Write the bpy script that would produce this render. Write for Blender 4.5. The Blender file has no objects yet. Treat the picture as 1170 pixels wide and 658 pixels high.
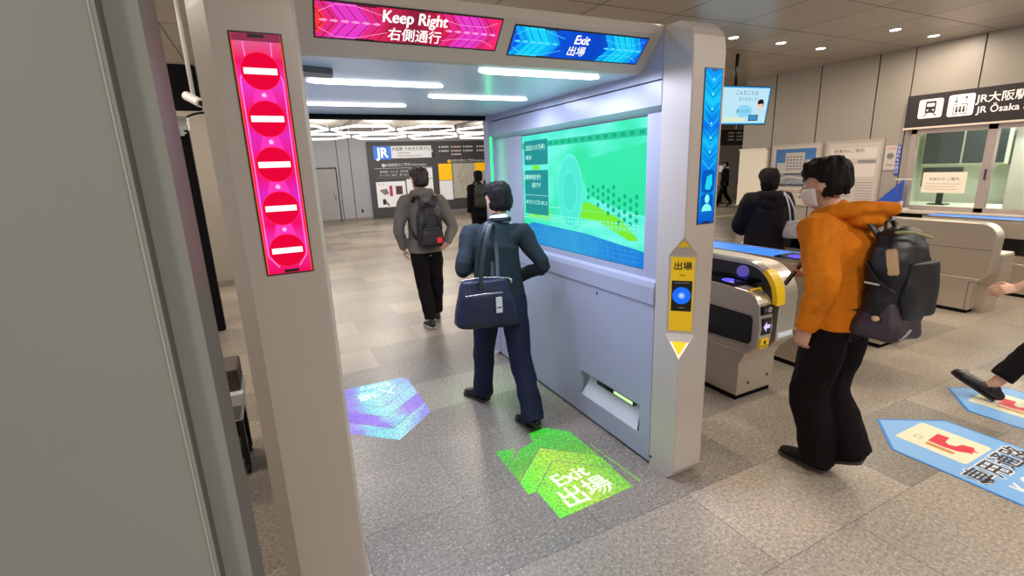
import bpy, bmesh, math, random
from mathutils import Vector, Matrix, noise
random.seed(7)
C = bpy.context.scene.collection
PI = math.pi
V = Vector
# ------------------------------------------------------------------ materials
def lin(c):
    return tuple(((v/12.92) if v <= .04045 else ((v+.055)/1.055)**2.4) for v in c)
def rgb(h):
    h = h.lstrip('#'); return lin(tuple(int(h[i:i+2], 16)/255 for i in (0, 2, 4)))
_m = {}
def mat(name, col, rough=.5, metal=0., emit=None, es=1., nz=0., nscale=8., bump=0., bscale=60., stretch=(1, 1, 1), trans=0., alpha=1., coat=0., spec=.5):
    if name in _m: return _m[name]
    m = bpy.data.materials.new(name); m.use_nodes = True
    nt = m.node_tree; b = nt.nodes['Principled BSDF']
    c = rgb(col)
    if rough >= .69 and spec == .5: spec = .15
    b.inputs['Base Color'].default_value = (*c, 1)
    b.inputs['Roughness'].default_value = rough
    b.inputs['Metallic'].default_value = metal
    b.inputs['Specular IOR Level'].default_value = spec
    b.inputs['Coat Weight'].default_value = coat
    if trans: b.inputs['Transmission Weight'].default_value = trans
    if alpha < 1: b.inputs['Alpha'].default_value = alpha
    if emit:
        b.inputs['Emission Color'].default_value = (*rgb(emit), 1)
        b.inputs['Emission Strength'].default_value = es
    tc = nt.nodes.new('ShaderNodeTexCoord'); mp = nt.nodes.new('ShaderNodeMapping')
    mp.inputs['Scale'].default_value = stretch
    nt.links.new(tc.outputs['Object'], mp.inputs['Vector'])
    n = nt.nodes.new('ShaderNodeTexNoise'); n.inputs['Scale'].default_value = nscale; n.inputs['Detail'].default_value = 4
    nt.links.new(mp.outputs['Vector'], n.inputs['Vector'])
    if nz:
        r = nt.nodes.new('ShaderNodeValToRGB')
        r.color_ramp.elements[0].position = .3; r.color_ramp.elements[1].position = .7
        r.color_ramp.elements[0].color = (*[v*(1-nz) for v in c], 1)
        r.color_ramp.elements[1].color = (*[min(1, v*(1+nz)) for v in c], 1)
        nt.links.new(n.outputs['Fac'], r.inputs['Fac']); nt.links.new(r.outputs['Color'], b.inputs['Base Color'])
    if bump:
        n2 = nt.nodes.new('ShaderNodeTexNoise'); n2.inputs['Scale'].default_value = bscale
        nt.links.new(mp.outputs['Vector'], n2.inputs['Vector'])
        bp = nt.nodes.new('ShaderNodeBump'); bp.inputs['Strength'].default_value = bump; bp.inputs['Distance'].default_value = .01
        nt.links.new(n2.outputs['Fac'], bp.inputs['Height']); nt.links.new(bp.outputs['Normal'], b.inputs['Normal'])
    _m[name] = m; return m
def glow(name, col, s=1.):          # self-lit graphics of screens
    if name in _m: return _m[name]
    m = bpy.data.materials.new(name); m.use_nodes = True
    nt = m.node_tree; nt.nodes.clear()
    o = nt.nodes.new('ShaderNodeOutputMaterial'); e = nt.nodes.new('ShaderNodeEmission')
    e.inputs['Color'].default_value = (*rgb(col), 1); e.inputs['Strength'].default_value = s
    nt.links.new(e.outputs[0], o.inputs['Surface']); _m[name] = m; return m
def glow_grad(name, stops, axis=0, lo=0., hi=1., s=1., nz=.0, nscale=6., wave=0, wscale=10, transp=0.):
    """screen picture: a colour ramp along an object axis, broken up with noise"""
    if name in _m: return _m[name]
    m = bpy.data.materials.new(name); m.use_nodes = True
    nt = m.node_tree; nt.nodes.clear(); N = nt.nodes.new; L = nt.links.new
    o = N('ShaderNodeOutputMaterial'); e = N('ShaderNodeEmission'); e.inputs['Strength'].default_value = s
    tc = N('ShaderNodeTexCoord'); sx = N('ShaderNodeSeparateXYZ'); L(tc.outputs['Object'], sx.inputs[0])
    mr = N('ShaderNodeMapRange'); mr.inputs['From Min'].default_value = lo; mr.inputs['From Max'].default_value = hi
    L(sx.outputs[axis], mr.inputs['Value'])
    no = N('ShaderNodeTexNoise'); no.inputs['Scale'].default_value = nscale; L(tc.outputs['Object'], no.inputs['Vector'])
    ma = N('ShaderNodeMath'); ma.operation = 'MULTIPLY_ADD'; ma.inputs[1].default_value = nz; L(no.outputs['Fac'], ma.inputs[0])
    sb = N('ShaderNodeMath'); sb.operation = 'SUBTRACT'; sb.inputs[1].default_value = nz*.5
    L(mr.outputs[0], ma.inputs[2]); L(ma.outputs[0], sb.inputs[0])
    r = N('ShaderNodeValToRGB'); L(sb.outputs[0], r.inputs['Fac'])
    while len(r.color_ramp.elements) < len(stops): r.color_ramp.elements.new(.5)
    for k, (p, c) in enumerate(stops):
        r.color_ramp.elements[k].position = p; r.color_ramp.elements[k].color = (*rgb(c), 1)
    L(r.outputs['Color'], e.inputs['Color'])
    if transp:
        t = N('ShaderNodeBsdfTransparent'); a = N('ShaderNodeAddShader')
        t.inputs['Color'].default_value = (transp, transp, transp, 1)
        L(t.outputs[0], a.inputs[0]); L(e.outputs[0], a.inputs[1]); L(a.outputs[0], o.inputs['Surface'])
    else: L(e.outputs[0], o.inputs['Surface'])
    _m[name] = m; return m
def projected(name, stops, axis, lo, hi, s, nz=.3):   # glowing sheet painting the projector's light on the granite, mottled by noise
    if name in _m: return _m[name]
    m = glow_grad(name, stops, axis, lo, hi, s, nz, 4., transp=.6)
    nt = m.node_tree; N = nt.nodes.new; L = nt.links.new
    e = [n for n in nt.nodes if n.type == 'EMISSION'][0]
    tc = N('ShaderNodeTexCoord'); n1 = N('ShaderNodeTexNoise'); n1.inputs['Scale'].default_value = 70; n1.inputs['Detail'].default_value = 5
    L(tc.outputs['Object'], n1.inputs['Vector'])
    mr = N('ShaderNodeMapRange'); mr.inputs['From Min'].default_value = .35; mr.inputs['From Max'].default_value = .65
    mr.inputs['To Min'].default_value = .55*s; mr.inputs['To Max'].default_value = 1.35*s
    L(n1.outputs['Fac'], mr.inputs['Value']); L(mr.outputs[0], e.inputs['Strength'])
    return m

M_post = mat('warm_grey_painted_steel', '#bfb6ae', .38, .1, nz=.02, nscale=1.5)
M_panel = mat('pale_blue_grey_painted_steel', '#a5a9bd', .34, .1, nz=.02, nscale=1.5)
M_seam = mat('dark_panel_seam', '#3c3e46', .6)
M_black = mat('black_plastic', '#0b0b0e', .35)
M_blackmat = mat('black_matt', '#0c0a0d', .8)
M_steel = mat('brushed_stainless_steel', '#d0c6b9', .34, .8, nz=.06, nscale=30, stretch=(1, 1, 12), bump=.02)
M_steelrim = mat('bright_steel_rim', '#cfc9c0', .22, .9)
M_white = mat('white_plastic', '#e6e4e0', .45)
M_yellow = mat('yellow_panel', '#e8bd12', .4, emit='#e8bd12', es=.12)
M_lamp = glow('white_lamp', '#fff6e8', 9.)
M_glass = mat('clear_glass', '#ffffff', .02, trans=1., spec=.3)
M_darkglass = mat('smoked_glass', '#07070a', .08, spec=.7)
W = glow('screen_white', '#ffffff', 1.1)

def floor_mat():
    m = bpy.data.materials.new('speckled_granite_tiles'); m.use_nodes = True; nt = m.node_tree; N = nt.nodes.new; L = nt.links.new
    b = nt.nodes['Principled BSDF']
    tc = N('ShaderNodeTexCoord'); mp = N('ShaderNodeMapping'); mp.inputs['Location'].default_value = (-.19, -2.17, 0); L(tc.outputs['Object'], mp.inputs[0])
    br = N('ShaderNodeTexBrick'); L(mp.outputs[0], br.inputs['Vector'])
    br.offset = .5; br.inputs['Scale'].default_value = 1; br.inputs['Brick Width'].default_value = 1.08; br.inputs['Row Height'].default_value = .54
    br.inputs['Mortar Size'].default_value = .0022; br.inputs['Mortar Smooth'].default_value = .3; br.inputs['Bias'].default_value = 0
    br.inputs['Color1'].default_value = (*rgb('#8b847c'), 1); br.inputs['Color2'].default_value = (*rgb('#b4a898'), 1); br.inputs['Mortar'].default_value = (*rgb('#6d665f'), 1)
    n1 = N('ShaderNodeTexNoise'); n1.inputs['Scale'].default_value = 55; n1.inputs['Detail'].default_value = 6; n1.inputs['Roughness'].default_value = .75; L(tc.outputs['Object'], n1.inputs[0])
    r1 = N('ShaderNodeValToRGB'); r1.color_ramp.elements[0].position = .33; r1.color_ramp.elements[0].color = (.34, .34, .34, 1)
    r1.color_ramp.elements[1].position = .66; r1.color_ramp.elements[1].color = (1.35, 1.32, 1.28, 1); L(n1.outputs['Fac'], r1.inputs[0])
    mx = N('ShaderNodeMix'); mx.data_type = 'RGBA'; mx.blend_type = 'MULTIPLY'; mx.inputs['Factor'].default_value = .85
    L(br.outputs['Color'], mx.inputs[6]); L(r1.outputs[0], mx.inputs[7])
    vo = N('ShaderNodeTexVoronoi'); vo.inputs['Scale'].default_value = 75; L(tc.outputs['Object'], vo.inputs['Vector'])
    r2 = N('ShaderNodeValToRGB'); r2.color_ramp.elements[0].position = .13; r2.color_ramp.elements[0].color = (1, 1, 1, 1); r2.color_ramp.elements[1].position = .27; r2.color_ramp.elements[1].color = (0, 0, 0, 1)
    L(vo.outputs['Distance'], r2.inputs[0])
    # only some cells become pale flecks
    sp = N('ShaderNodeSeparateColor'); L(vo.outputs['Color'], sp.inputs[0])
    gt = N('ShaderNodeMath'); gt.operation = 'GREATER_THAN'; gt.inputs[1].default_value = .52; L(sp.outputs[0], gt.inputs[0])
    mu = N('ShaderNodeMath'); mu.operation = 'MULTIPLY'; L(r2.outputs[0], mu.inputs[0]); L(gt.outputs[0], mu.inputs[1])
    mu2 = N('ShaderNodeMath'); mu2.operation = 'MULTIPLY'; mu2.inputs[1].default_value = .9; L(mu.outputs[0], mu2.inputs[0])
    mx2 = N('ShaderNodeMix'); mx2.data_type = 'RGBA'; L(mu2.outputs[0], mx2.inputs[0]); L(mx.outputs[2], mx2.inputs[6]); mx2.inputs[7].default_value = (*rgb('#e2d9cf'), 1)
    n3 = N('ShaderNodeTexNoise'); n3.inputs['Scale'].default_value = 1.1; L(tc.outputs['Object'], n3.inputs[0])
    r3 = N('ShaderNodeValToRGB'); r3.color_ramp.elements[0].position = .35; r3.color_ramp.elements[0].color = (.85, .85, .85, 1); r3.color_ramp.elements[1].position = .65; r3.color_ramp.elements[1].color = (1.08, 1.07, 1.05, 1)
    L(n3.outputs['Fac'], r3.inputs[0])
    mx3 = N('ShaderNodeMix'); mx3.data_type = 'RGBA'; mx3.blend_type = 'MULTIPLY'; mx3.inputs['Factor'].default_value = 1; L(mx2.outputs[2], mx3.inputs[6]); L(r3.outputs[0], mx3.inputs[7])
    L(mx3.outputs[2], b.inputs['Base Color']); b.inputs['Roughness'].default_value = .32; b.inputs['Specular IOR Level'].default_value = .45
    return m
def ceil_mat():
    m = bpy.data.materials.new('metal_ceiling_panels'); m.use_nodes = True; nt = m.node_tree; N = nt.nodes.new; L = nt.links.new
    b = nt.nodes['Principled BSDF']
    tc = N('ShaderNodeTexCoord'); mp = N('ShaderNodeMapping'); mp.inputs['Location'].default_value = (-.26, -.385, 0); L(tc.outputs['Object'], mp.inputs[0])
    br = N('ShaderNodeTexBrick'); L(mp.outputs[0], br.inputs['Vector']); br.offset = 0
    br.inputs['Scale'].default_value = 1; br.inputs['Brick Width'].default_value = .985; br.inputs['Row Height'].default_value = .985
    br.inputs['Mortar Size'].default_value = .009; br.inputs['Mortar Smooth'].default_value = .1; br.inputs['Bias'].default_value = 0
    br.inputs['Color1'].default_value = (*rgb('#b5aa9e'), 1); br.inputs['Color2'].default_value = (*rgb('#c0b6aa'), 1); br.inputs['Mortar'].default_value = (*rgb('#35302b'), 1)
    L(br.outputs['Color'], b.inputs['Base Color']); b.inputs['Roughness'].default_value = .3; b.inputs['Metallic'].default_value = .2
    return m
M_floor = floor_mat(); M_ceil = ceil_mat()
M_wall = mat('beige_grey_wall_panel', '#a39b91', .45, .1, nz=.03, nscale=.7)
M_wallcool = mat('cool_grey_wall_panel', '#a9abb2', .5, .05, nz=.02, nscale=.7)
M_column = mat('grey_green_metal_column', '#8b8e89', .5, .1, nz=.04, nscale=1.2)
M_signblack = mat('dark_sign_board', '#2b2326', .5)
M_board = mat('dark_grey_board', '#47474b', .5)

# ------------------------------------------------------------------ mesh helpers
class MB:
    def __init__(s): s.bm = bmesh.new(); s.mats = []
    def mi(s, m):
        if m is None: return 0
        if m not in s.mats: s.mats.append(m)
        return s.mats.index(m)
    def face(s, pts, m=None):
        vs = [s.bm.verts.new(V(p)) for p in pts]
        f = s.bm.faces.new(vs); f.material_index = s.mi(m); return f
    def box(s, x0, x1, y0, y1, z0, z1, m=None, bev=0., rot=None, about=None):
        t = bmesh.new(); bmesh.ops.create_cube(t, size=1)
        for v in t.verts: v.co = V(((x0+x1)/2+v.co.x*(x1-x0), (y0+y1)/2+v.co.y*(y1-y0), (z0+z1)/2+v.co.z*(z1-z0)))
        if bev: bmesh.ops.bevel(t, geom=t.edges[:], offset=bev, segments=2, affect='EDGES')
        if rot is not None:
            c = V(about) if about is not None else V(((x0+x1)/2, (y0+y1)/2, (z0+z1)/2))
            for v in t.verts: v.co = c+rot@(v.co-c)
        s.merge(t, m); return s
    def merge(s, t, m=None):
        k = s.mi(m); mp = {}
        for v in t.verts: mp[v] = s.bm.verts.new(v.co)
        for f in t.faces:
            try: g = s.bm.faces.new([mp[v] for v in f.verts]); g.material_index = k; g.smooth = f.smooth
            except ValueError: pass
        t.free()
    def prism(s, prof, axis, a0, a1, m=None):   # closed 2-D profile run along an axis
        def P(u, v, a): return V((a, u, v)) if axis == 'X' else (V((u, a, v)) if axis == 'Y' else V((u, v, a)))
        k = s.mi(m); A = [s.bm.verts.new(P(u, v, a0)) for u, v in prof]; B = [s.bm.verts.new(P(u, v, a1)) for u, v in prof]
        n = len(prof); fs = [s.bm.faces.new(A), s.bm.faces.new(B[::-1])]
        for i in range(n): fs.append(s.bm.faces.new((A[i], B[i], B[(i+1) % n], A[(i+1) % n])))
        for f in fs: f.material_index = k
        return s
    def rings(s, R, m=None, cap=True, close=True, smooth=True):
        k = s.mi(m); VR = [[s.bm.verts.new(p) for p in r] for r in R]; n = len(R[0])
        for a, b in zip(VR[:-1], VR[1:]):
            for i in range(n if close else n-1):
                f = s.bm.faces.new((a[i], a[(i+1) % n], b[(i+1) % n], b[i])); f.material_index = k; f.smooth = smooth
        if cap:
            f = s.bm.faces.new(VR[0][::-1]); f.material_index = k
            f = s.bm.faces.new(VR[-1]); f.material_index = k
        return s
    def tube(s, pts, rad, side=None, n=14, m=None, caps=True, sub=2):
        pts = [V(p) for p in pts]; rad = [(r, r) if not isinstance(r, (tuple, list)) else r for r in rad]
        if len(rad) == 1: rad = rad*len(pts)
        if sub > 1 and len(pts) > 2:
            q, rr = [], []
            for i in range(len(pts)-1):
                p0, p1, p2, p3 = pts[max(i-1, 0)], pts[i], pts[i+1], pts[min(i+2, len(pts)-1)]
                for k in range(sub):
                    t = k/sub
                    q.append(.5*((2*p1)+(p2-p0)*t+(2*p0-5*p1+4*p2-p3)*t*t+(3*p1-p0-3*p2+p3)*t**3))
                    rr.append(tuple(rad[i][j]*(1-t)+rad[i+1][j]*t for j in (0, 1)))
            q.append(pts[-1]); rr.append(rad[-1]); pts, rad = q, rr
        R = []; prev = None
        for i, p in enumerate(pts):
            t = (pts[min(i+1, len(pts)-1)]-pts[max(i-1, 0)]).normalized()
            sd = V(side) if side is not None else (prev if prev is not None else (V((1, 0, 0)) if abs(t.x) < .8 else V((0, 1, 0))))
            sd = (sd-t*sd.dot(t)).normalized(); prev = sd; f = t.cross(sd)
            a, b = rad[i]
            def ring(c, k): return [c+sd*(a*k*math.cos(2*PI*j/n))+f*(b*k*math.sin(2*PI*j/n)) for j in range(n)]
            r0 = min(a, b)
            if i == 0 and caps in (True, 'start'): R += [ring(p-t*r0*.95, .3), ring(p-t*r0*.6, .8)]
            R.append(ring(p, 1))
            if i == len(pts)-1 and caps in (True, 'end'): R += [ring(p+t*r0*.6, .8), ring(p+t*r0*.95, .3)]
        return s.rings(R, m)
    def ell(s, c, r, m=None, rot=None, seg=18, rg=12):
        t = bmesh.new(); bmesh.ops.create_uvsphere(t, u_segments=seg, v_segments=rg, radius=1)
        for v in t.verts:
            q = V((v.co.x*r[0], v.co.y*r[1], v.co.z*r[2]))
            if rot is not None: q = rot@q
            v.co = V(c)+q
        for f in t.faces: f.smooth = True
        s.merge(t, m); return s
    def cyl(s, c0, c1, r0, r1=None, m=None, n=20):
        r1 = r0 if r1 is None else r1; c0, c1 = V(c0), V(c1); t = (c1-c0).normalized()
        sd = V((1, 0, 0)) if abs(t.x) < .8 else V((0, 1, 0)); sd = (sd-t*sd.dot(t)).normalized(); f = t.cross(sd)
        return s.rings([[c+sd*r*math.cos(2*PI*j/n)+f*r*math.sin(2*PI*j/n) for j in range(n)] for c, r in ((c0, r0), (c1, r1))], m)
def wm(o):
    m = Matrix.Identity(4)
    while o: m = o.matrix_basis @ m; o = o.parent
    return m
def obj(name, mb, m=None, parent=None, local=False, bevel=0., smooth=False, angle=40):
    bm = mb.bm if isinstance(mb, MB) else mb
    if isinstance(mb, MB):
        mats = list(mb.mats)
        if not mats and m: mats = [m]
    bmesh.ops.remove_doubles(bm, verts=bm.verts[:], dist=1e-5) if not getattr(mb, 'nodouble', False) else None
    if parent is not None and not local: bm.transform(wm(parent).inverted())
    if bm.faces and not getattr(mb, 'flat', False): bmesh.ops.recalc_face_normals(bm, faces=bm.faces[:])
    me = bpy.data.meshes.new(name); bm.to_mesh(me); bm.free()
    for x in mats: me.materials.append(x)
    if smooth:
        for p in me.polygons: p.use_smooth = True
    o = bpy.data.objects.new(name, me); C.objects.link(o)
    if parent is not None: o.parent = parent
    if bevel:
        b = o.modifiers.new('bevel', 'BEVEL'); b.width = bevel; b.segments = 2; b.limit_method = 'ANGLE'; b.angle_limit = math.radians(35)
    return o
def thing(name, label, cat, loc=(0, 0, 0), rotz=0., group=None):
    o = bpy.data.objects.new(name, None); C.objects.link(o); o.empty_display_size = .2
    o.location = loc; o.rotation_euler = (0, 0, rotz); o.matrix_basis = Matrix.Translation(V(loc)) @ Matrix.Rotation(rotz, 4, 'Z')
    o['label'] = label; o['category'] = cat
    if group: o['group'] = group
    return o
def tag(o, label, cat, group=None, kind=None):
    o['label'] = label; o['category'] = cat
    if group: o['group'] = group
    if kind: o['kind'] = kind
    return o
def struct(name, mb, m=None, parent=None, **k):
    o = obj(name, mb, m, parent, **k)
    if parent is None: o['kind'] = 'structure'
    return o
def copy_tree(o, parent=None):
    c = o.copy(); C.objects.link(c)
    if parent: c.parent = parent
    for ch in [x for x in bpy.data.objects if x.parent == o]: copy_tree(ch, c)
    return c
def settle(mb, voxel=.006, smooth=3, dec=.5, disp=0., dscale=(8, 8, 8), seed=0.):
    """fuse overlapping volumes of a builder into one continuous skin and return a builder with it"""
    me = bpy.data.meshes.new('t'); bmesh.ops.recalc_face_normals(mb.bm, faces=mb.bm.faces[:]); mb.bm.to_mesh(me); mb.bm.free()
    o = bpy.data.objects.new('t', me); C.objects.link(o)
    r = o.modifiers.new('r', 'REMESH'); r.mode = 'VOXEL'; r.voxel_size = voxel
    if smooth: s_ = o.modifiers.new('s', 'SMOOTH'); s_.iterations = smooth; s_.factor = .5
    if dec < 1: d = o.modifiers.new('d', 'DECIMATE'); d.ratio = dec
    dg = bpy.context.evaluated_depsgraph_get(); e = bpy.data.meshes.new_from_object(o.evaluated_get(dg), depsgraph=dg)
    out = MB(); out.bm.from_mesh(e); out.nodouble = True
    bpy.data.objects.remove(o); bpy.data.meshes.remove(me); bpy.data.meshes.remove(e)
    if disp:
        out.bm.normal_update()
        for v in out.bm.verts:
            q = V((v.co.x*dscale[0]+seed, v.co.y*dscale[1], v.co.z*dscale[2]))
            v.co += v.normal*disp*(noise.noise(q)+.5*noise.noise(q*2.1))
    for f in out.bm.faces: f.smooth = True
    return out

# flat pictures on a surface: frame with origin, x and y axes; every layer sits a hair above the last
class Pic:
    def __init__(s, o, x, y, w, h):
        s.o = V(o); s.x = V(x).normalized(); s.y = V(y).normalized(); s.n = s.x.cross(s.y); s.w = w; s.h = h
        s.mb = MB(); s.mb.flat = True; s.mb.nodouble = True; s.d = 0.; s.step = .0004
    def P(s, u, v, d=0.): return s.o+s.x*u+s.y*v+s.n*(s.d+d)
    def up(s): s.d += s.step
    def poly(s, pts, m): s.mb.face([s.P(u, v) for u, v in pts], m)
    def rect(s, u0, v0, u1, v1, m): s.poly([(u0, v0), (u1, v0), (u1, v1), (u0, v1)], m)
    def rrect(s, u0, v0, u1, v1, r, m):
        p = []
        for cx, cy, a in ((u1-r, v0+r, -90), (u1-r, v1-r, 0), (u0+r, v1-r, 90), (u0+r, v0+r, 180)):
            for k in range(5): t = math.radians(a+k*22.5); p.append((cx+r*math.cos(t), cy+r*math.sin(t)))
        s.poly(p, m)
    def disc(s, u, v, r, m, n=28, ry=None):
        ry = ry or r; s.poly([(u+r*math.cos(2*PI*k/n), v+ry*math.sin(2*PI*k/n)) for k in range(n)], m)
    def line(s, a, b, w, m):
        a, b = V((*a, 0)), V((*b, 0)); t = (b-a).normalized(); q = V((-t.y, t.x, 0))*w/2
        s.poly([(p.x, p.y) for p in (a-q, b-q, b+q, a+q)], m)
    def path(s, pts, w, m):
        for a, b in zip(pts[:-1], pts[1:]): s.line(a, b, w, m)
    def mat4(s, u=0, v=0, rot=0., d=0.):
        M4 = Matrix.Identity(4)
        for i, c in enumerate((s.x, s.y, s.n)):
            for j in range(3): M4[j][i] = c[j]
        p = s.P(u, v, d)
        for j in range(3): M4[j][3] = p[j]
        return M4 @ Matrix.Rotation(rot, 4, 'Z')
    def text(s, t, u, v, size, m, rot=0., wide=1., bold=0., align='CENTER'):
        bmt = text_bm(t, size, bold, align)
        if bmt is None: return
        bmt.transform(s.mat4(u, v, rot) @ Matrix.Diagonal((wide, 1, 1, 1))); s.mb.merge(bmt, m)
    def build(s, name, parent, local=False): return obj(name, s.mb, None, parent)
def text_bm(t, size, bold=0., align='CENTER'):
    cu = bpy.data.curves.new('t', 'FONT'); cu.body = t; cu.size = size; cu.align_x = align; cu.align_y = 'CENTER'; cu.offset = bold*size
    cu.resolution_u = 3
    o = bpy.data.objects.new('t', cu); C.objects.link(o); dg = bpy.context.evaluated_depsgraph_get()
    me = bpy.data.meshes.new_from_object(o.evaluated_get(dg), depsgraph=dg)
    b = bmesh.new(); b.from_mesh(me); bpy.data.objects.remove(o); bpy.data.curves.remove(cu); bpy.data.meshes.remove(me)
    return b
def clip_poly(pts, u0, v0, u1, v1):
    def cut(p, f, g):
        out = []
        for i in range(len(p)):
            a, b = p[i], p[(i+1) % len(p)]; fa, fb = f(a), f(b)
            if fa >= 0: out.append(a)
            if (fa >= 0) != (fb >= 0): t = fa/(fa-fb); out.append((a[0]+(b[0]-a[0])*t, a[1]+(b[1]-a[1])*t))
        return out
    for f in (lambda p: p[0]-u0, lambda p: u1-p[0], lambda p: p[1]-v0, lambda p: v1-p[1]):
        if pts: pts = cut(pts, f, None)
    return pts
# ================================================================== the hall
CZ = 3.29
b = MB(); b.box(-4, 30, -4, 19.9, -.12, 0); struct('floor', b, M_floor)
b = MB(); b.box(-4, 30, -4, 19.9, CZ, CZ+.12); struct('ceiling', b, M_ceil)
# right wall with the office opening
b = MB()
for y0, y1, z0, z1 in ((4.17, 7.2, 0, CZ), (-4, 4.17, 2.1, CZ), (-4, 4.17, 0, .9)): b.box(9, 9.2, y0, y1, z0, z1, M_wall)
b.box(9, 9.2, -4, -1.5, .9, 2.1, M_wall)
M_joint = mat('dark_wall_joint', '#2d2925', .8)
for y in (6.54, 5.69, 4.77, 3.48, 2.5, 1.4): b.box(8.9965, 9.001, y-.007, y+.007, 2.1 if y < 4.1 else 0, CZ, M_joint)
b.box(8.9965, 9.001, 4.28, 4.292, 0, CZ, M_joint)
struct('wall_right', b)
b = MB(); b.box(9.2, 30, 7.0, 7.2, 0, CZ, M_wall); struct('wall_corridor', b)
b = MB(); b.box(-4, 30, 19.6, 19.8, 0, CZ, M_wallcool)
for x in (2.55, 3.0): b.box(x-.012, x+.012, 19.594, 19.601, 0, CZ, M_seam)
struct('wall_back', b)
b = MB(); b.box(-.6, -.4, 9.5, 19.6, 0, CZ, M_wallcool); b.box(-4, -.4, 9.3, 9.5, 0, CZ, M_wall); struct('wall_left', b)
b = MB(); b.box(-4, -.4, 9.27, 9.3, 0, .1, mat('baseboard_metal', '#8a8178', .5)); struct('baseboard_left', b)
b = MB(); b.box(-4, 30, 19.57, 19.6, 0, .1, mat('baseboard_metal', '#8a8178', .5)); struct('baseboard_back', b)
# service door in the back wall
b = MB(); b.box(1.5, 2.42, 19.56, 19.6, .1, 1.98, mat('grey_door_leaf', '#a9a3a3', .5)); dr = struct('door_1', b)
b = MB(); b.box(2.42, 2.46, 19.55, 19.6, 0, 2.02, M_seam); b.box(1.5, 2.46, 19.55, 19.6, 1.98, 2.03, M_seam); obj('door_frame', b, None, dr)
b = MB(); b.tube([(2.33, 19.5, 1.15), (2.33, 19.5, .85)], [.018], m=M_steel); obj('door_handle', b, None, dr)
b = MB(); b.box(3.22, 3.29, 19.57, 19.6, .3, .42, M_black, .01); tag(obj('wall_socket', b), 'small dark floor-level socket on the pale wall left of the blue and white board', 'socket')
# beige stone clad column end beside the posters
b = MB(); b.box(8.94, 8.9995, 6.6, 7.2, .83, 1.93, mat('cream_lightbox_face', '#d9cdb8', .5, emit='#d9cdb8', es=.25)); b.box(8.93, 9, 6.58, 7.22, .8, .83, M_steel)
b.box(8.93, 9, 6.58, 7.22, 1.93, 1.96, M_steel)
tag(obj('wall_panel', b), 'cream blank panel on the wall at the far end, left of the building poster', 'panel')
# grey metal column at the left edge
b = MB(); t = bmesh.new(); bmesh.ops.create_cube(t, size=1)
for v in t.verts: v.co = V((-.965+v.co.x*1.6, 1.32+v.co.y*.34, CZ/2+v.co.z*CZ))
ed = [e for e in t.edges if abs(e.verts[0].co.z-e.verts[1].co.z) > 1]
bmesh.ops.bevel(t, geom=ed, offset=.055, segments=6, affect='EDGES')
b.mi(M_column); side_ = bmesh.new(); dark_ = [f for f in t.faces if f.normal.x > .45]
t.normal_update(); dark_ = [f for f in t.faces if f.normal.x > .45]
M_sideshade = mat('column_side_painted_shade', '#5e5852', .45, .2)  # shade on the column's side and rounded corner, painted as a darker colour
for f in dark_: b.face([v.co.copy() for v in f.verts], M_sideshade)
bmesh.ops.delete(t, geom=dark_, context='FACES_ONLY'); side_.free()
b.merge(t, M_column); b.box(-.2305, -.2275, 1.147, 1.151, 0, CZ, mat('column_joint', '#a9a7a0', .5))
struct('trim_1', b)
bpy.context.view_layer.update()

# ceiling downlights: round recessed lamps, each with its own light
def downlight(x, y, proto=None, power=14, label=None):
    t = thing('downlight', label, 'ceiling light', (x, y, CZ), 0, 'round downlights of the hall ceiling')
    b = MB(); b.rings([[V((x+r*math.cos(2*PI*k/24), y+r*math.sin(2*PI*k/24), z)) for k in range(24)] for r, z in ((.062, CZ-.001), (.078, CZ-.007), (.082, CZ-.001))], M_steelrim, cap=False); obj('trim_ring', b, None, t)
    b = MB(); b.cyl((x, y, CZ-.0005), (x, y, CZ-.004), .06, m=M_lamp); obj('lamp', b, None, t)
    L = bpy.data.lights.new('downlight_light', 'AREA'); L.shape = 'DISK'; L.size = .12; L.energy = power; L.color = (1., .86, .70)
    o = bpy.data.objects.new('downlight_light', L); C.objects.link(o); o.location = (0, 0, -.012); o.parent = t
    return t
DL = [(5.70, 4.82, 'round ceiling lamp nearest to the blue-lit gate post, in the row of three'), (6.63, 4.81, 'round ceiling lamp in the middle of the row of three above the hanging screen'),
      (7.56, 4.84, 'round ceiling lamp farthest right of the row of three, nearest to the poster wall'), (7.48, 3.84, 'left one of the two bright round ceiling lamps before the black station sign'), (8.42, 3.84, 'round ceiling lamp closest to the black station sign, right one of the two')]
for x, y, l in DL: downlight(x, y, label=l)
for k, (x, y) in enumerate([(5.7, 1.0), (7.5, 1.4), (3.7, -.9), (6.2, -1.4), (1.0, -1.1), (-1.8, -1.4), (2.6, 7.0), (.6, 8.2), (5.7, 8.2), (2.0, 11.5), (5.5, 12.), (3.6, 3.6), (8.6, 10.), (13., 12.), (16., 14.), (-1.6, 7.6), (-1.8, 4.6), (-1.25, 2.9)]):
    # the rest of the ceiling lamps, unseen; last two added to brighten the cart
    L = bpy.data.lights.new('hall_unseen_light', 'AREA'); L.shape = 'DISK'; L.size = .5; L.energy = 56 if y < 0 else 38; L.color = (1., .93, .86) if y < 0 else (1., .88, .74)
    o = bpy.data.objects.new('hall_unseen_light', L); C.objects.link(o); o.location = (x, y, CZ-.03)

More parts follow.
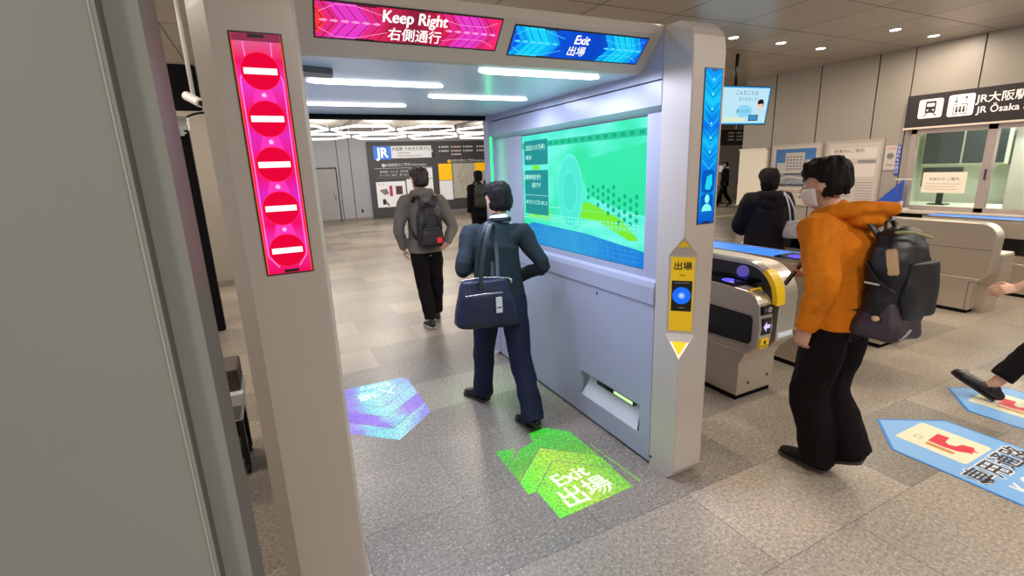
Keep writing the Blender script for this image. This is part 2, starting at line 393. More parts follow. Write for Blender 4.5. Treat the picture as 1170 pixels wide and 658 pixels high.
# hexagonal LED rings hanging far back
def hex_light(cx, cy, z, rx, ry, label, r=.026):
    t = thing('hexagonal_light', label, 'ceiling light', (cx, cy, z), 0, 'hexagonal light rings hanging in the far hall')
    P = [V((cx+rx*math.cos(PI*k/3), cy+ry*math.sin(PI*k/3), z)) for k in range(6)]
    b = MB()
    for k in range(6): b.tube([P[k], P[(k+1) % 6]], [r], n=8, m=M_hexlamp, sub=1)
    obj('light_tube', b, None, t)
    for k in (0, 2, 4): b = MB(); b.cyl(P[k], (P[k].x, P[k].y, CZ), .006, m=M_steel, n=6); obj('suspension_wire', b, None, t)
    L = bpy.data.lights.new('hexagonal_light_light', 'POINT'); L.energy = 45; L.shadow_soft_size = .6; L.color = (1, .97, .92)
    o = bpy.data.objects.new('hexagonal_light_light', L); C.objects.link(o); o.location = (0, 0, -.1); o.parent = t
M_hexlamp = glow('ring_lamp', '#fffaf0', 4.)
hx = [(.85, 14.2, 'first of the front row, partly behind the red-lit post'), (2.62, 14.2, 'whose left half hangs above the grey door'), (4.4, 14.2, 'above the dark information board, front row'), (6.2, 14.2, 'rightmost of the front row, next to the green light strip'),
      (1.73, 16.4, 'back row, over the pale wall left of the board'), (3.52, 16.4, 'back row, low over the blue railway logo'), (5.3, 16.4, 'back row, between the two information boards'), (7.1, 16.4, 'back row, rightmost, over the map')]
for x, y, l in hx: hex_light(x, y, 2.93 if y < 15 else 2.9, .84, 1.2, 'white glowing hexagonal ring light, '+l)
# dark beams on the far ceiling
for k, (x, c) in enumerate(((2.6, '#5c5148'), (6.3, '#3a332c'))):
    b = MB(); b.box(x-.12, x+.12, 8.6, 19.5, CZ-.06, CZ, mat('beam%d' % k, c, .5)); struct('trim_%d' % (k+2), b)

# ================================================================== information boards on the back wall
t = thing('information_board', 'dark grey wall board with blue and white station sign, behind the grey hoodie', 'notice board', (4.95, 19.49, 0))
b = MB(); b.box(3.65, 6.27, 19.5, 19.595, .06, 2.93, M_board); obj('board', b, None, t)
p = Pic((3.65, 19.498, .06), (1, 0, 0), (0, 0, 1), 2.62, 2.87)
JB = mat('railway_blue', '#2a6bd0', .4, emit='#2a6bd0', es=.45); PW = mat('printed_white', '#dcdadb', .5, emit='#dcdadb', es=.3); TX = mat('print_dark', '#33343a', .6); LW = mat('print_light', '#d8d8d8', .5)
p.rect(.22, 2.2, .9, 2.7, JB); p.rect(.9, 2.24, 2.52, 2.7, PW); p.up()
p.text('JR', .56, 2.44, .5, mat('logo_white', '#f4f6ff', .5, emit='#f4f6ff', es=.4), bold=.035, wide=.95)
p.text('大阪駅 うめきた地下口', 1.7, 2.58, .15, TX, bold=.01); p.text('Osaka Station', 1.4, 2.44, .09, TX); p.text('Umekita Underground Exit', 1.62, 2.33, .09, TX)
p.disc(.55, 1.98, .07, LW); p.text('JR線路線のご案内 Information', 1.45, 1.98, .13, LW, bold=.012); p.rect(.2, 1.86, 2.5, 1.875, LW)
PG = mat('print_midgrey', '#8a8688', .5)
for u, s_ in ((.55, '路線図'), (.95, 'のりば'), (1.35, '時刻表'), (1.8, '運賃表')): p.text(s_, u, 1.73, .11, LW)
p.rect(.25, 1.5, 2.3, 1.515, PG); p.text('きっぷのご案内   乗り換えのご案内', 1.15, 1.6, .1, LW); p.rect(1.55, 1.44, 2.5, 1.84, PW)
p.rect(.2, .38, 1.35, 1.36, PW); p.rect(1.4, .5, 2.5, 1.42, PW); p.up()
RD = mat('print_red', '#c93a55', .5)
p.rect(.7, .8, .82, 1.2, RD); p.rect(.95, .85, 1.22, 1.18, mat('print_brown', '#5c3a40', .5)); p.poly([(.3, 1.05), (.6, 1.1), (.68, .9), (.5, .85)], PG); p.rrect(.4, .48, .52, .7, .03, TX); p.poly([(.45, .62), (.52, .66), (.68, .45), (.6, .42)], PG)
p.text('きっぷ', .4, 1.27, .09, RD)
p.build('board_print', t)
t = thing('information_board', 'dark grey wall board with yellow panel and large area map behind the person in black', 'notice board', (8.2, 19.5, 0))
b = MB(); b.box(6.27, 10.4, 19.5, 19.595, .2, 2.93, M_board); obj('board', b, None, t)
p = Pic((6.27, 19.498, .2), (1, 0, 0), (0, 0, 1), 4.1, 2.7)
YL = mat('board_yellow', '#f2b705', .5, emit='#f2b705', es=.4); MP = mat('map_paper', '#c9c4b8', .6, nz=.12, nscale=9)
for i, (u, c) in enumerate(((.25, LW), (.78, RD), (1.3, LW), (1.9, LW), (2.4, LW))):
    for v in (2.5, 2.34, 2.2)[:(2 if i != 1 else 3)]: p.disc(u, v, .04, LW, 12); p.rect(u+.07, v-.03, u+.4, v+.03, LW if i != 1 else mat('print_pinkish', '#e5c3c3', .5))
p.disc(.62, 1.93, .07, YL); p.text('構内案内図のご案内 Information', 1.5, 1.93, .13, LW, bold=.012)
p.rect(.15, 1.18, .72, 1.84, YL); p.rect(.15, .38, .72, 1.16, PW); p.rect(.76, .42, 1.75, 1.84, MP); p.rect(1.75, 1.5, 2.4, 1.84, YL); p.rect(1.75, .42, 3.7, 1.49, MP); p.up()
for k in range(26):
    a = random.uniform(.8, 3.3); c = random.uniform(.5, 1.4); a = a if a < 1.7 else 1.7-random.random()*.9
    p.line((a, c), (min(1.73, a+random.uniform(-.2, .4)), min(1.8, c+random.uniform(.1, .5))), .012, random.choice((PG, mat('map_green', '#7fa58c', .6), mat('map_yellow', '#d8c25a', .6))))
p.build('board_print', t)
b = MB(); b.box(6.2, 6.3, 19.42, 19.5, 2.3, 2.62, M_black, .02); b.box(6.14, 6.2, 19.4, 19.44, 2.5, 2.6, M_white); tag(obj('wall_speaker', b), 'small dark wall box fixed between the two information boards', 'fitting')

# ================================================================== behind the left post
t = thing('hanging_monitor', 'black blank monitor hanging high between the grey column and the red-lit post', 'monitor', (-.62, 6., CZ))
b = MB(); b.box(-1.1, -.46, 6., 6.06, 2.43, 2.86, M_blackmat, .01); obj('screen_panel', b, None, t)
b = MB(); b.box(-.8, -.74, 6.06, 6.1, 2.8, CZ, M_black); obj('drop_bracket', b, None, t)
t = thing('security_camera', 'white cylindrical camera on a thin white ceiling pole before the black monitor', 'camera', (-.29, 4.3, CZ))
b = MB(); b.cyl((-.37, 4.3, CZ), (-.37, 4.3, 2.34), .014, m=M_white); b.cyl((-.37, 4.3, CZ), (-.37, 4.3, CZ-.02), .05, m=M_white); obj('pole', b, None, t)
b = MB(); b.cyl((-.42, 4.36, 2.345), (-.325, 4.2, 2.275), .031, m=M_white); obj('camera_body', b, None, t, bevel=.006)
b = MB(); b.cyl((-.325, 4.2, 2.275), (-.32, 4.195, 2.273), .018, m=M_black); obj('lens', b, None, t)
t = thing('signage_totem', 'tall narrow black freestanding panel seen in the gap beside the grey column', 'totem', (-.9, 6.5, 0))
b = MB(); b.box(-1.3, -.66, 6.45, 6.55, .0, 2.28, M_blackmat, .01); obj('panel', b, None, t)
b = MB(); b.box(-1.3, -.653, 6.44, 6.56, 2.28, 2.42, M_white, .01); b.box(-1.3, -.66, 6.4, 6.45, 2.33, 2.36, M_white); b.box(-.76, -.68, 6.42, 6.5, 2.22, 2.28, M_white, .02); obj('head_unit', b, None, t)
b = MB(); b.tube([(-.66, 6.5, 2.42), (-.56, 6.45, 2.45), (-.42, 6.4, 2.46)], [.012], m=M_black); obj('cable', b, None, t)
t = thing('utility_cart', 'small pale cart with black frame and castors on the floor behind the left post', 'cart', (-.42, 3.12, 0))
b = MB()
b.prism([(-.62, .36), (-.31, .36), (-.285, .53), (-.62, .53)], 'Y', 3.05, 3.4, M_white); obj('bin_body', b, None, t, bevel=.006)
b = MB(); b.prism([(-.6, .375), (-.325, .375), (-.305, .46), (-.6, .46)], 'Y', 3.044, 3.052, mat('grey_insert', '#8d8c88', .5)); obj('front_insert', b, None, t)
b = MB()
for x in (-.6, -.33): b.box(x-.015, x+.015, 3.07, 3.1, .04, .36, M_black); b.box(x-.015, x+.015, 3.34, 3.37, .04, .36, M_black)
b.box(-.6, -.33, 3.08, 3.36, .1, .13, M_black); b.box(-.6, -.33, 3.08, 3.36, .25, .36, M_blackmat); obj('frame', b, None, t)
for x in (-.6, -.33):
    for y in (3.085, 3.355): b = MB(); b.cyl((x-.012, y, .03), (x+.012, y, .03), .03, m=M_black); obj('castor', b, None, t)
b = MB(); b.box(-.62, -.30, 3.1, 3.38, .53, .66, mat('brown_carton', '#4a3b36', .6), .006); tag(obj('storage_box', b), 'dark brown box lying on top of the pale cart', 'box')

# ================================================================== the walk-through gate
G = thing('walkthrough_ticket_gate', 'large grey walk-through ticket gate with glowing header signs and side screens', 'ticket gate', (.95, 1.75, 0))
def pill(x_in, x_out, s):    # post outline at height z; s=+1 right post, -1 left
    pass
# right post
lv = [(.0, .045, .0), (.02, .02, .0), (.06, .0, .0), (.735, 0, .004), (.86, 0, .10), (1.285, 0, .10), (1.385, 0, .004), (2.25, .0, .004), (2.31, .006, .004), (2.345, .022, .004), (2.372, .048, .004), (2.385, .09, .004)]
R = []
for z, inset, c in lv:
    y0 = 1.75+inset; xo = 2.045-inset*.6; c = max(c, .004)
    R.append([V(q) for q in ((1.82, 1.94, z), (1.82, y0+c, z), (1.82+c, y0, z), (xo-.02, y0, z), (xo, y0+.02, z), (xo, 1.94, z))])
b = MB(); b.rings(R, M_post, smooth=False)
rp = obj('right_post', b, None, G)
# left post
R = []
for z, inset, c in lv:
    y0 = 1.75+inset; c = .004
    R.append([V(q) for q in ((-.14+inset*.4, 1.94, z), (-.14+inset*.4, 1.87, z), (-.085+inset*.4, y0, z), (.157-.012, y0, z), (.157, y0+.012, z), (.157, 1.94, z))])
b = MB(); b.rings(R, M_post, smooth=False); lp = obj('left_post', b, None, G)
# side walls
def side(name, x_in, x_out, sgn):
    b = MB()
    b.box(min(x_in+sgn*.055, x_out), max(x_in+sgn*.055, x_out), 1.94, 4.0, 0.02, 2.2, M_panel)
    return b
b = side('r', 1.82, 2.045, 1)
b.box(1.82, 2.045, 1.942, 4.12, 2.2, 2.385, M_panel)
obj('side_wall', b, None, G)
b = MB(); b.box(-.12, .157, 1.94, 4.0, .02, 2.2, M_panel); obj('side_wall', b, None, G)
b = MB(); b.box(1.835, 2.03, 1.8, 4.1, 0, .02, M_black); obj('plinth', b, None, G)
b = MB(); b.box(-.1, .15, 1.8, 4.1, 0, .02, M_black); obj('plinth', b, None, G)
# lower cladding with hopper slot
x0, x1 = 1.82, 1.875
b = MB(); sl = (2.036, 2.655, .165, .345)
b.box(x0, x1, 1.945, sl[0], .02, .985, M_panel); b.box(x0, x1, sl[1], 3.80, .02, .985, M_panel)
b.box(x0, x1, sl[0], sl[1], .02, sl[2], M_panel); b.box(x0, x1, sl[0], sl[1], sl[3], .985, M_panel)
lc = obj('service_door', b, None, G)
b = MB(); b.face([(1.8215, sl[0]+.02, sl[2]), (1.8215, sl[1]-.01, sl[2]), (1.873, sl[1]-.05, .3), (1.873, sl[0]+.05, .3)], mat('projector_tray_pale', '#c9cbd4', .4)); obj('projector_tray', b, None, lc)
b = MB(); b.box(1.845, 1.8745, 2.12, 2.5, .29, .335, M_seam, .004); b.box(1.836, 1.85, 2.33, 2.4, .3, .33, M_black, .004); pj_ = obj('projector', b, None, lc)
b = MB(); b.box(1.843, 1.846, 2.13, 2.31, .3, .318, glow('projector_lens_light', '#b6ff9a', 1.6)); obj('projector_lens', b, None, pj_)
b = MB(); b.cyl((1.819, 2.469, .946), (1.8225, 2.469, .946), .009, m=M_black); obj('lock', b, None, lc)
b = MB(); b.cyl((1.819, 1.93, .06), (1.8225, 1.93, .06), .009, m=M_black); obj('foot_bolt', b, None, G)
b = MB(); b.box(x0, x1, 3.806, 3.995, .02, .985, M_panel); obj('end_door', b, None, G)
# band under the screen, jambs, fascia
b = MB(); b.prism([(1.875, .99), (1.812, .99), (1.812, 1.085), (1.82, 1.115), (1.855, 1.125), (1.875, 1.125)], 'Y', 1.945, 4.0, M_panel); 
me_ = b; obj('screen_sill', b, None, G)
b = MB(); b.box(1.852, 1.875, 1.945, 2.075, 1.125, 2.0, M_panel); b.box(1.852, 1.875, 3.53, 4.0, 1.125, 2.0, M_panel); b.box(1.852, 1.875, 2.075, 3.53, 1.125, 1.16, M_panel); obj('screen_surround', b, None, G)
b = MB(); b.prism([(1.82, 2.145), (1.82, 2.03), (1.872, 1.995), (1.875, 2.145)], 'Y', 1.945, 4.0, M_panel); obj('fascia', b, None, G)
b = MB(); b.prism([(1.82, 2.2), (1.82, 2.153), (1.875, 2.153), (1.875, 2.2)], 'Y', 1.945, 4.0, M_panel); obj('top_rail', b, None, G)
# far posts with green light strips
for sx, xa, xb in ((1, 1.79, 2.045), (-1, -.12, .175)):
    b = MB(); b.box(xa, xb, 4.0, 4.12, .02, 2.3, M_panel, .008); fp = obj('far_post', b, None, G)
    xs = 1.797 if sx > 0 else .15
    b = MB(); b.box(xs, xs+.018, 3.988, 4.0, .32, 2.02, glow('green_light_strip', '#3dff8c', 1.5)); obj('light_strip', b, None, fp)
# header
up = V((0, -.171, .175)).normalized(); hp0 = V((0, 1.926, 2.385))
b = MB(); b.prism([(1.958, 2.352), (1.943, 2.388), (1.97, 2.40), (2.15, 2.40), (2.15, 2.2), (2.107, 2.2)], 'X', .157, 1.82, M_post); hd = obj('header', b, None, G)
# canopy with light bars
M_can = mat('glossy_blue_grey_canopy', '#d6e0f6', .24, .05, nz=.08, nscale=1.3)
b = MB(); b.box(.157, 1.82, 2.15, 4.12, 2.2, 2.3, M_can); cn = obj('canopy', b, None, G)
b = MB(); b.box(.18, 1.787, 4.05, 4.12, 2.165, 2.2, M_blackmat); obj('canopy_rear_edge', b, None, G)
for (xa, xb, y) in ((.27, .94, 2.68), (.27, .95, 3.5), (.985, 1.655, 2.24), (.99, 1.66, 3.05)):
    w = .033
    P = [(xa, y-w), (xb-.03, y-w), (xb, y), (xb-.03, y+w), (xa+.03, y+w), (xa-.02, y-.005)]
    b = MB(); b.prism(P, 'Z', 2.192, 2.2, glow('cool_white_bar', '#fbfcff', 5.)); lb = obj('light_bar', b, None, cn)
    L = bpy.data.lights.new('light_bar_light', 'AREA'); L.shape = 'RECTANGLE'; L.size = .64; L.size_y = .06; L.energy = 12; L.color = (.70, .76, 1.)
    o = bpy.data.objects.new('light_bar_light', L); C.objects.link(o); o.parent = G; o.location = V(((xa+xb)/2, y, 2.187))-V(G.location)
b = MB(); b.prism([(.205, 2.33), (.33, 2.36), (.34, 2.46), (.2, 2.44)], 'Z', 2.175, 2.2, mat('bracket_grey', '#5f636b', .4)); obj('sensor_bracket', b, None, cn)

# ---- header signs
def clip_add(p, pts, u0, v0, u1, v1, m):
    q = clip_poly(pts, u0, v0, u1, v1)
    if len(q) > 2: p.poly(q, m)
def chevrons(p, u0, v0, u1, v1, x0, x1, step, k, m, w=.004, dirx=1):
    x = x0; vm = (v0+v1)/2; h = (v1-v0)/2
    while x < x1:
        for s_ in (1, -1):
            a = (x, vm); c = (x-dirx*h*k, vm+s_*h)
            clip_add(p, [(a[0]-w, a[1]), (a[0]+w, a[1]), (c[0]+w, c[1]), (c[0]-w, c[1])] if s_ > 0 else [(c[0]-w, c[1]), (c[0]+w, c[1]), (a[0]+w, a[1]), (a[0]-w, a[1])], u0, v0, u1, v1, m)
        x += step
def wedge(p, u0, v0, u1, v1, x, wd, k, m, dirx=1):
    vm = (v0+v1)/2; h = (v1-v0)/2
    clip_add(p, [(x, vm), (x-dirx*h*k, v1), (x-dirx*h*k-wd, v1), (x-wd, vm)], u0, v0, u1, v1, m)
    clip_add(p, [(x, vm), (x-wd, vm), (x-dirx*h*k-wd, v0), (x-dirx*h*k, v0)], u0, v0, u1, v1, m)
def header_sign(name, xa, xb, va, vb, cols, txt1, txt2, s1, s2, tu):
    o_ = hp0+V((xa, 0, 0))+up*vb; nrm = V((1, 0, 0)).cross(up)
    w, h = xb-xa, va-vb
    b = MB(); b.prism([(0, 0), (w, 0), (w, h), (0, h)], 'Z', 0, .004, M_black)
    Mx = Matrix.Identity(4)
    for i, c in enumerate((V((1, 0, 0)), up, nrm)):
        for j in range(3): Mx[j][i] = c[j]
    for j in range(3): Mx[j][3] = (o_-nrm*.002)[j]
    b.bm.transform(Mx); sg = obj(name, b, None, hd)
    p = Pic(o_+nrm*.0025, (1, 0, 0), up, w, h); e = .006
    base, band, hot, dark, ln = cols
    nv = 24
    p.rect(e, e, w-e, h-e, base); p.up()
    for x in ((.34*w, .27), (.99*w, .28)): wedge(p, e, e, w-e, h-e, x[0], w*x[1], .8, band)
    p.up()
    for x in ((.28*w, .15), (.93*w, .15)): wedge(p, e, e, w-e, h-e, x[0], w*x[1], .8, hot)
    p.up()
    chevrons(p, e, e, w-e, h-e, .05*w, .42*w, .055*w, .8, dark, .0016); chevrons(p, e, e, w-e, h-e, .66*w, 1.0*w, .05*w, .8, dark, .0016)
    p.rect(.36*w, e, .66*w, h-e, dark) if False else None
    p.up()
    for k in range(6):
        for c0 in (.05, .70):
            x = (c0+k*.052)*w; y = h/2; p.poly([(x-.02, y-.0015), (x, y-.006), (x+.012, y), (x, y+.006), (x-.02, y+.0015)], ln)
    for s_ in (1, -1):
        y = h/2; p.path([(.02*w, y+s_*.2*h), (.1*w, y+s_*.42*h), (.2*w, y+s_*.42*h), (.36*w, y+s_*.2*h)], .002, ln)
        p.path([(.66*w, y+s_*.3*h), (.75*w, y+s_*.2*h), (.9*w, y+s_*.2*h), (.97*w, y+s_*.36*h)], .002, ln)
        p.rect(.2*w, (h-.011) if s_ > 0 else .005, .3*w, (h-.006) if s_ > 0 else .010, M_black)
    p.build('sign_picture', sg)
    p2 = Pic(o_+nrm*.0055, (1, 0, 0), up, w, h)
    [p2.text(txt1, tu[0]+q_, tu[1]+q_*.5, s1, W, bold=.008, wide=.9) for q_ in (-.0012, 0, .0012)]; p2.text(txt2, tu[2], tu[3], s2, W, bold=.012)
    p2.build('sign_lettering', sg)
R_base = glow_grad('red_sign', ((0, '#ff3a2a'), (.3, '#e02a60'), (.5, '#8a2038'), (.72, '#e02550'), (1, '#ff2a6a')), 0, -.72, .02, 1., .35, 5)
header_sign('keep_right_sign', .236, .972, -.052, -.194, (R_base, glow('magenta_band', '#e22c80', 1.), glow('hot_magenta', '#e63cc4', 1.), glow('sign_dark_red', '#7a1230', .8), glow('sign_pink_line', '#ff9ad8', 1.)), 'Keep Right', '右側通行', .064, .054, (.37, .104, .375, .036))
B_base = glow_grad('blue_sign', ((0, '#1468f6'), (.45, '#0c48c8'), (.6, '#0c46c4'), (1, '#146cf6')), 0, .08, .82, 1., .35, 5)
header_sign('exit_sign', 1.03, 1.758, -.068, -.208, (B_base, glow('cyan_band', '#12a8f6', 1.), glow('hot_cyan', '#1ad0f8', 1.), glow('sign_dark_blue', '#0848b0', .8), glow('sign_cyan_line', '#5ae0ff', 1.)), 'Exit', '出場', .058, .05, (.355, .098, .345, .042))

# ---- red strip on the left post
sx0, sx1, sz0, sz1 = -.032, .104, 1.44, 2.168; w, h = sx1-sx0, sz1-sz0
b = MB(); b.box(sx0-.004, sx1+.004, 1.747, 1.753, sz0-.004, sz1+.004, M_black); rs = obj('no_entry_screen', b, None, lp)
p = Pic((sx0, 1.7465, sz0), (1, 0, 0), (0, 0, 1), w, h)
p.rect(0, 0, w, h, glow_grad('red_strip', ((0, '#f0125a'), (.15, '#e832b0'), (.22, '#f01060'), (.35, '#e028c0'), (.45, '#f2125c'), (.6, '#e42ab4'), (.68, '#f0105c'), (.82, '#e838c8'), (.9, '#f01460'), (1, '#d86a98')), 2, 1.44, 2.168, 1., .05)); p.up()
p.rect(0, 0, .004, h, glow('strip_orange_edge', '#ff4a2a', 1.)); p.rect(w-.004, 0, w, h, glow('strip_orange_edge', '#ff4a2a', 1.))
p.rect(0, h-.022, w, h, glow('strip_top', '#9a3a58', .8)); p.up(); p.rect(.045, h-.012, .09, h-.002, M_black); p.rect(.05, .002, .095, .012, M_black)
LP = glow('strip_pink_line', '#ff7ad0', 1.1); HP = glow('strip_magenta_line', '#ff3ab8', 1.); cc = glow('no_entry_red', '#e60638', 1.); cr = glow('no_entry_rim', '#ff2a5a', 1.)
for s_ in (-1, 1):
    p.path([(w/2+s_*.038, h-.024), (w/2+s_*.036, h-.07), (w/2+s_*.058, h-.13), (w/2+s_*.058, .06), (w/2+s_*.03, .02)], .0035, LP)
for k in range(5):
    z = h-.105-k*.137
    if k > 3: continue
    p.poly([(w/2-.02, z-.045), (w/2+.02, z-.045), (w/2+.034, z-.09), (w/2-.034, z-.09)], HP)
    p.disc(w/2, z-.0685, .007, glow('strip_spark', '#ffd0f4', 1.2), 12)
p.up()
for k in range(5): p.disc(w/2, h-.105-k*.137, .0545, cr, 32)
p.up()
for k in range(5): p.disc(w/2, h-.105-k*.137, .0525, cc, 32)
p.up()
for k in range(5): p.rect(w/2-.046, h-.105-k*.137-.009, w/2+.046, h-.105-k*.137+.009, W)
p.build('no_entry_symbols', rs)
# ---- blue strip on the right post
sx0, sx1, sz0, sz1 = 1.9, 2.008, 1.447, 2.167; w, h = sx1-sx0, sz1-sz0
b = MB(); b.box(sx0-.004, sx1+.004, 1.747, 1.753, sz0-.004, sz1+.004, M_black); bs = obj('blue_arrow_screen', b, None, rp)
p = Pic((sx0, 1.7465, sz0), (1, 0, 0), (0, 0, 1), w, h)
p.rect(0, 0, w, h, glow_grad('blue_strip', ((0, '#0a50c0'), (.2, '#0e90e4'), (.35, '#0f78e8'), (.55, '#12b4f4'), (.66, '#0c70e6'), (.8, '#14c4f8'), (1, '#0e90f0')), 2, 1.447, 2.167, 1., .06)); p.up()
BD = glow('strip_dark_chevron', '#0a58b8', 1.); BC = glow('strip_bright_chevron', '#3ad8fa', 1.)
for k in range(13):
    z = h-.03-k*.033
    for s_ in (-1, 1): p.line((w/2, z-.03), (w/2+s_*(w/2-.006), z+.012), .0035, BD if k % 3 else BC)
for k in range(6): p.disc(w/2, h-.045-k*.066, .006, glow('strip_blue_spark', '#8af0ff', 1.1), 10)
p.up(); p.rrect(.012, .15, w-.012, .26, .02, BD); p.rrect(.012, .055, w-.012, .145, .02, BD); p.up()
LC = glow('strip_pale_cyan', '#7df2f2', 1.05); p.poly([(.035, .18), (.045, .23), (w-.03, .24), (w-.025, .19), (w-.04, .165), (.04, .165)], glow('strip_cyan_block', '#24d4ee', 1.))
p.disc(w/2, .12, .016, LC, 16, .022); p.poly([(w/2-.035, .06), (w/2+.035, .06), (w/2+.03, .08), (w/2+.012, .095), (w/2-.012, .095), (w/2-.03, .08)], LC)
p.rect(.04, h-.01, .07, h-.002, M_black); p.rect(.03, .002, .08, .01, M_black)
p.build('arrow_picture', bs)
# ---- yellow exit reader on the chamfer
fx = V((1, -1, 0)).normalized(); fo = V((1.82, 1.85, .86)); fw = .10*math.sqrt(2)
p = Pic(fo-V((.7071, .7071, 0))*.0012, fx, (0, 0, 1), fw, .425)
b = MB(); n_ = V((-.7071, -.7071, 0))*.0012
YM = M_yellow
p.rect(.012, .015, fw-.012, .415, YM); p.up(); p.rect(.02, .125, fw-.02, .29, M_black); p.up()
p.text('出場', fw/2, .365, .046, M_black, bold=.02); p.text('Exit', fw/2, .32, .018, M_black)
p.disc(fw/2, .21, .046, glow('reader_blue_ring', '#1f6cf4', 1.), 32); p.text('タッチしてください', fw/2, .278, .008, LW); p.text('IC Card', fw/2, .145, .009, LW); p.up()
p.disc(fw/2, .21, .017, glow('reader_blue_core', '#7aa8f8', 1.), 24); p.up(); p.text('IC', fw/2, .21, .015, W, bold=.02)
p.build('exit_reader', rp)
# yellow triangle facets above and below
b = MB(); b.flat = True; b.nodouble = True
q0 = V((-.7071, -.7071, 0))*.0016
b.face([V((1.827, 1.843, 1.298))+q0, V((1.913, 1.757, 1.298))+q0, V((1.823, 1.753, 1.375))+q0+V((0, 0, -.003))], M_yellow)
obj('marker_triangle', b, None, rp)
b = MB(); b.flat = True; b.nodouble = True
b.face([V((1.82, 1.85, .852))+q0, V((1.822, 1.752, .742))+q0*1.6, V((1.92, 1.75, .852))+q0], mat('triangle_white_edge', '#f4eed8', .4, emit='#f4eed8', es=.35))
b.face([V((1.831, 1.837, .842))+q0*2.4, V((1.825, 1.757, .76))+q0*3, V((1.907, 1.761, .842))+q0*2.4], mat('lit_yellow', '#f6c416', .4, emit='#f6c416', es=.3))
obj('marker_triangle', b, None, rp)

# ---- the big side screen
y0, y1, z0, z1 = 2.075, 3.53, 1.16, 1.995
b = MB(); b.box(1.866, 1.875, y0, y1, z0, z1, M_black); bsn = obj('side_screen', b, None, G)
w, h = y1-y0, z1-z0
p = Pic((1.8655, y1, z0), (0, -1, 0), (0, 0, 1), w, h)
gm = bpy.data.materials.new('side_screen_picture'); gm.use_nodes = True; nt = gm.node_tree; nt.nodes.clear(); N = nt.nodes.new; Lk = nt.links.new
o_ = N('ShaderNodeOutputMaterial'); e_ = N('ShaderNodeEmission'); tc = N('ShaderNodeTexCoord'); mp = N('ShaderNodeMapping'); mp.inputs['Scale'].default_value = (1, 1.2, 2.)
Lk(tc.outputs['Object'], mp.inputs[0]); n1 = N('ShaderNodeTexNoise'); n1.inputs['Scale'].default_value = 1.3; n1.inputs['Detail'].default_value = 2; Lk(mp.outputs[0], n1.inputs[0])
r1 = N('ShaderNodeValToRGB'); Lk(n1.outputs['Fac'], r1.inputs[0])
for k, (q, c) in enumerate(((.3, '#16c890'), (.45, '#3fe8c0'), (.55, '#2fe09a'), (.68, '#18d070'))):
    if k > 1: r1.color_ramp.elements.new(.5)
for k, (q, c) in enumerate(((.32, '#3ce6cc'), (.46, '#72f6e4'), (.56, '#4cf0c4'), (.7, '#2ae090'))):
    r1.color_ramp.elements[k].position = q; r1.color_ramp.elements[k].color = (*rgb(c), 1)
Lk(r1.outputs[0], e_.inputs[0]); Lk(e_.outputs[0], o_.inputs[0]); e_.inputs[1].default_value = 1.0
p.rect(.004, .004, w-.004, h-.004, gm); p.up()
g1 = glow_grad('screen_blue_floor', ((0, '#1f78d8'), (.5, '#35a0d8'), (1, '#2f86d0')), 1, .3, 1.8, 1., .5)
p.poly([(.004, .004), (w-.004, .004), (w-.004, .10), (w*.6, .15), (.15, .17), (.004, .12)], g1)
p.poly([(w*.55, .62), (w-.004, .70), (w-.004, .3), (w*.8, .34), (w*.62, .4)], glow_grad('screen_green_dark', ((0, '#22dc90'), (1, '#3ce8ae')), 2, .3, 1.9, 1., .5))
for z in (.2, .225, .3): p.rect(.004, z, w-.004, z+.006, glow('screen_pale_line', '#8af8e0', 1.))
p.rect(.004, h-.10, w-.004, h-.06, glow('screen_band', '#30c89a', 1.))
p.poly([(w*.5, .33), (w*.62, .36), (w*.85, .27), (w*.96, .16), (w*.9, .15), (w*.7, .24), (w*.53, .25)], glow('screen_lime', '#7ae838', 1.)); p.poly([(.06, .24), (.18, .29), (.42, .28), (.42, .2), (.1, .2)], glow('screen_lime', '#7ae838', 1.))
p.up()
hx_ = glow('screen_hex', '#18b488', 1.)
for i in range(10):
    for j in range(4):
        u = w*.62+i*.052; v = .30+j*.045+(i % 2)*.022+(.0 if i < 6 else -.05)
        if u < w-.03 and (i+j*2) > 3 and v < .52-(i*.012): p.disc(u, v, .016, hx_, 6)
for k in range(13): p.rect(.42+k*.08, h-.09, .46+k*.08, h-.068, glow('screen_teal', '#1cae88', 1.))
for k, (ru, c) in enumerate(((.21, '#6af0dc'), (.195, '#52e8d4'), (.12, '#62ecd6'), (.105, '#48e2cc'))): p.disc(w*.47, .42, ru*.75, glow('screen_ring%d' % k, c, 1.), 40, ru*1.2) ; p.up()
for k in range(22): p.line((.1+k*.06, .01), (.16+k*.055, .14), .0015, glow('screen_grid', '#4ab0e8', 1.))
for z in (.03, .06, .09, .115): p.rect(.05, z, w-.05, z+.0015, glow('screen_grid', '#4ab0e8', 1.))
for z in (.205, .232):
    for k in range(34): p.rect(.1+k*.04, z+.008, .125+k*.04, z+.016, glow('screen_pale_line', '#8af8e0', 1.))
p.up()
PD = glow('screen_dark_box', '#2a9296', 1.)
p.rrect(.04, h-.225, .40, h-.045, .012, PD); p.rrect(.04, h-.60, .40, h-.265, .012, PD); p.rect(.17, h-.262, .27, h-.228, glow('screen_lime', '#7ae838', 1.)); p.rect(.17, h-.612, .27, h-.602, glow('screen_lime', '#7ae838', 1.)); p.up()
WT = glow('screen_text', '#b8fff0', 1.); p.rect(.05, h-.455, .39, h-.452, WT)
p.text('2023/11/17(金)', .215, h-.10, .048, WT, bold=.015); p.text('08:36', .11, h-.17, .042, WT, bold=.015)
p.text('回数券利用 残り', .17, h-.32, .04, WT, bold=.02, wide=.9); p.text('3回です', .22, h-.38, .04, WT, bold=.02); p.text('ありがとうございました', .22, h-.51, .034, WT, bold=.02, wide=.9)
p.build('screen_picture', bsn)
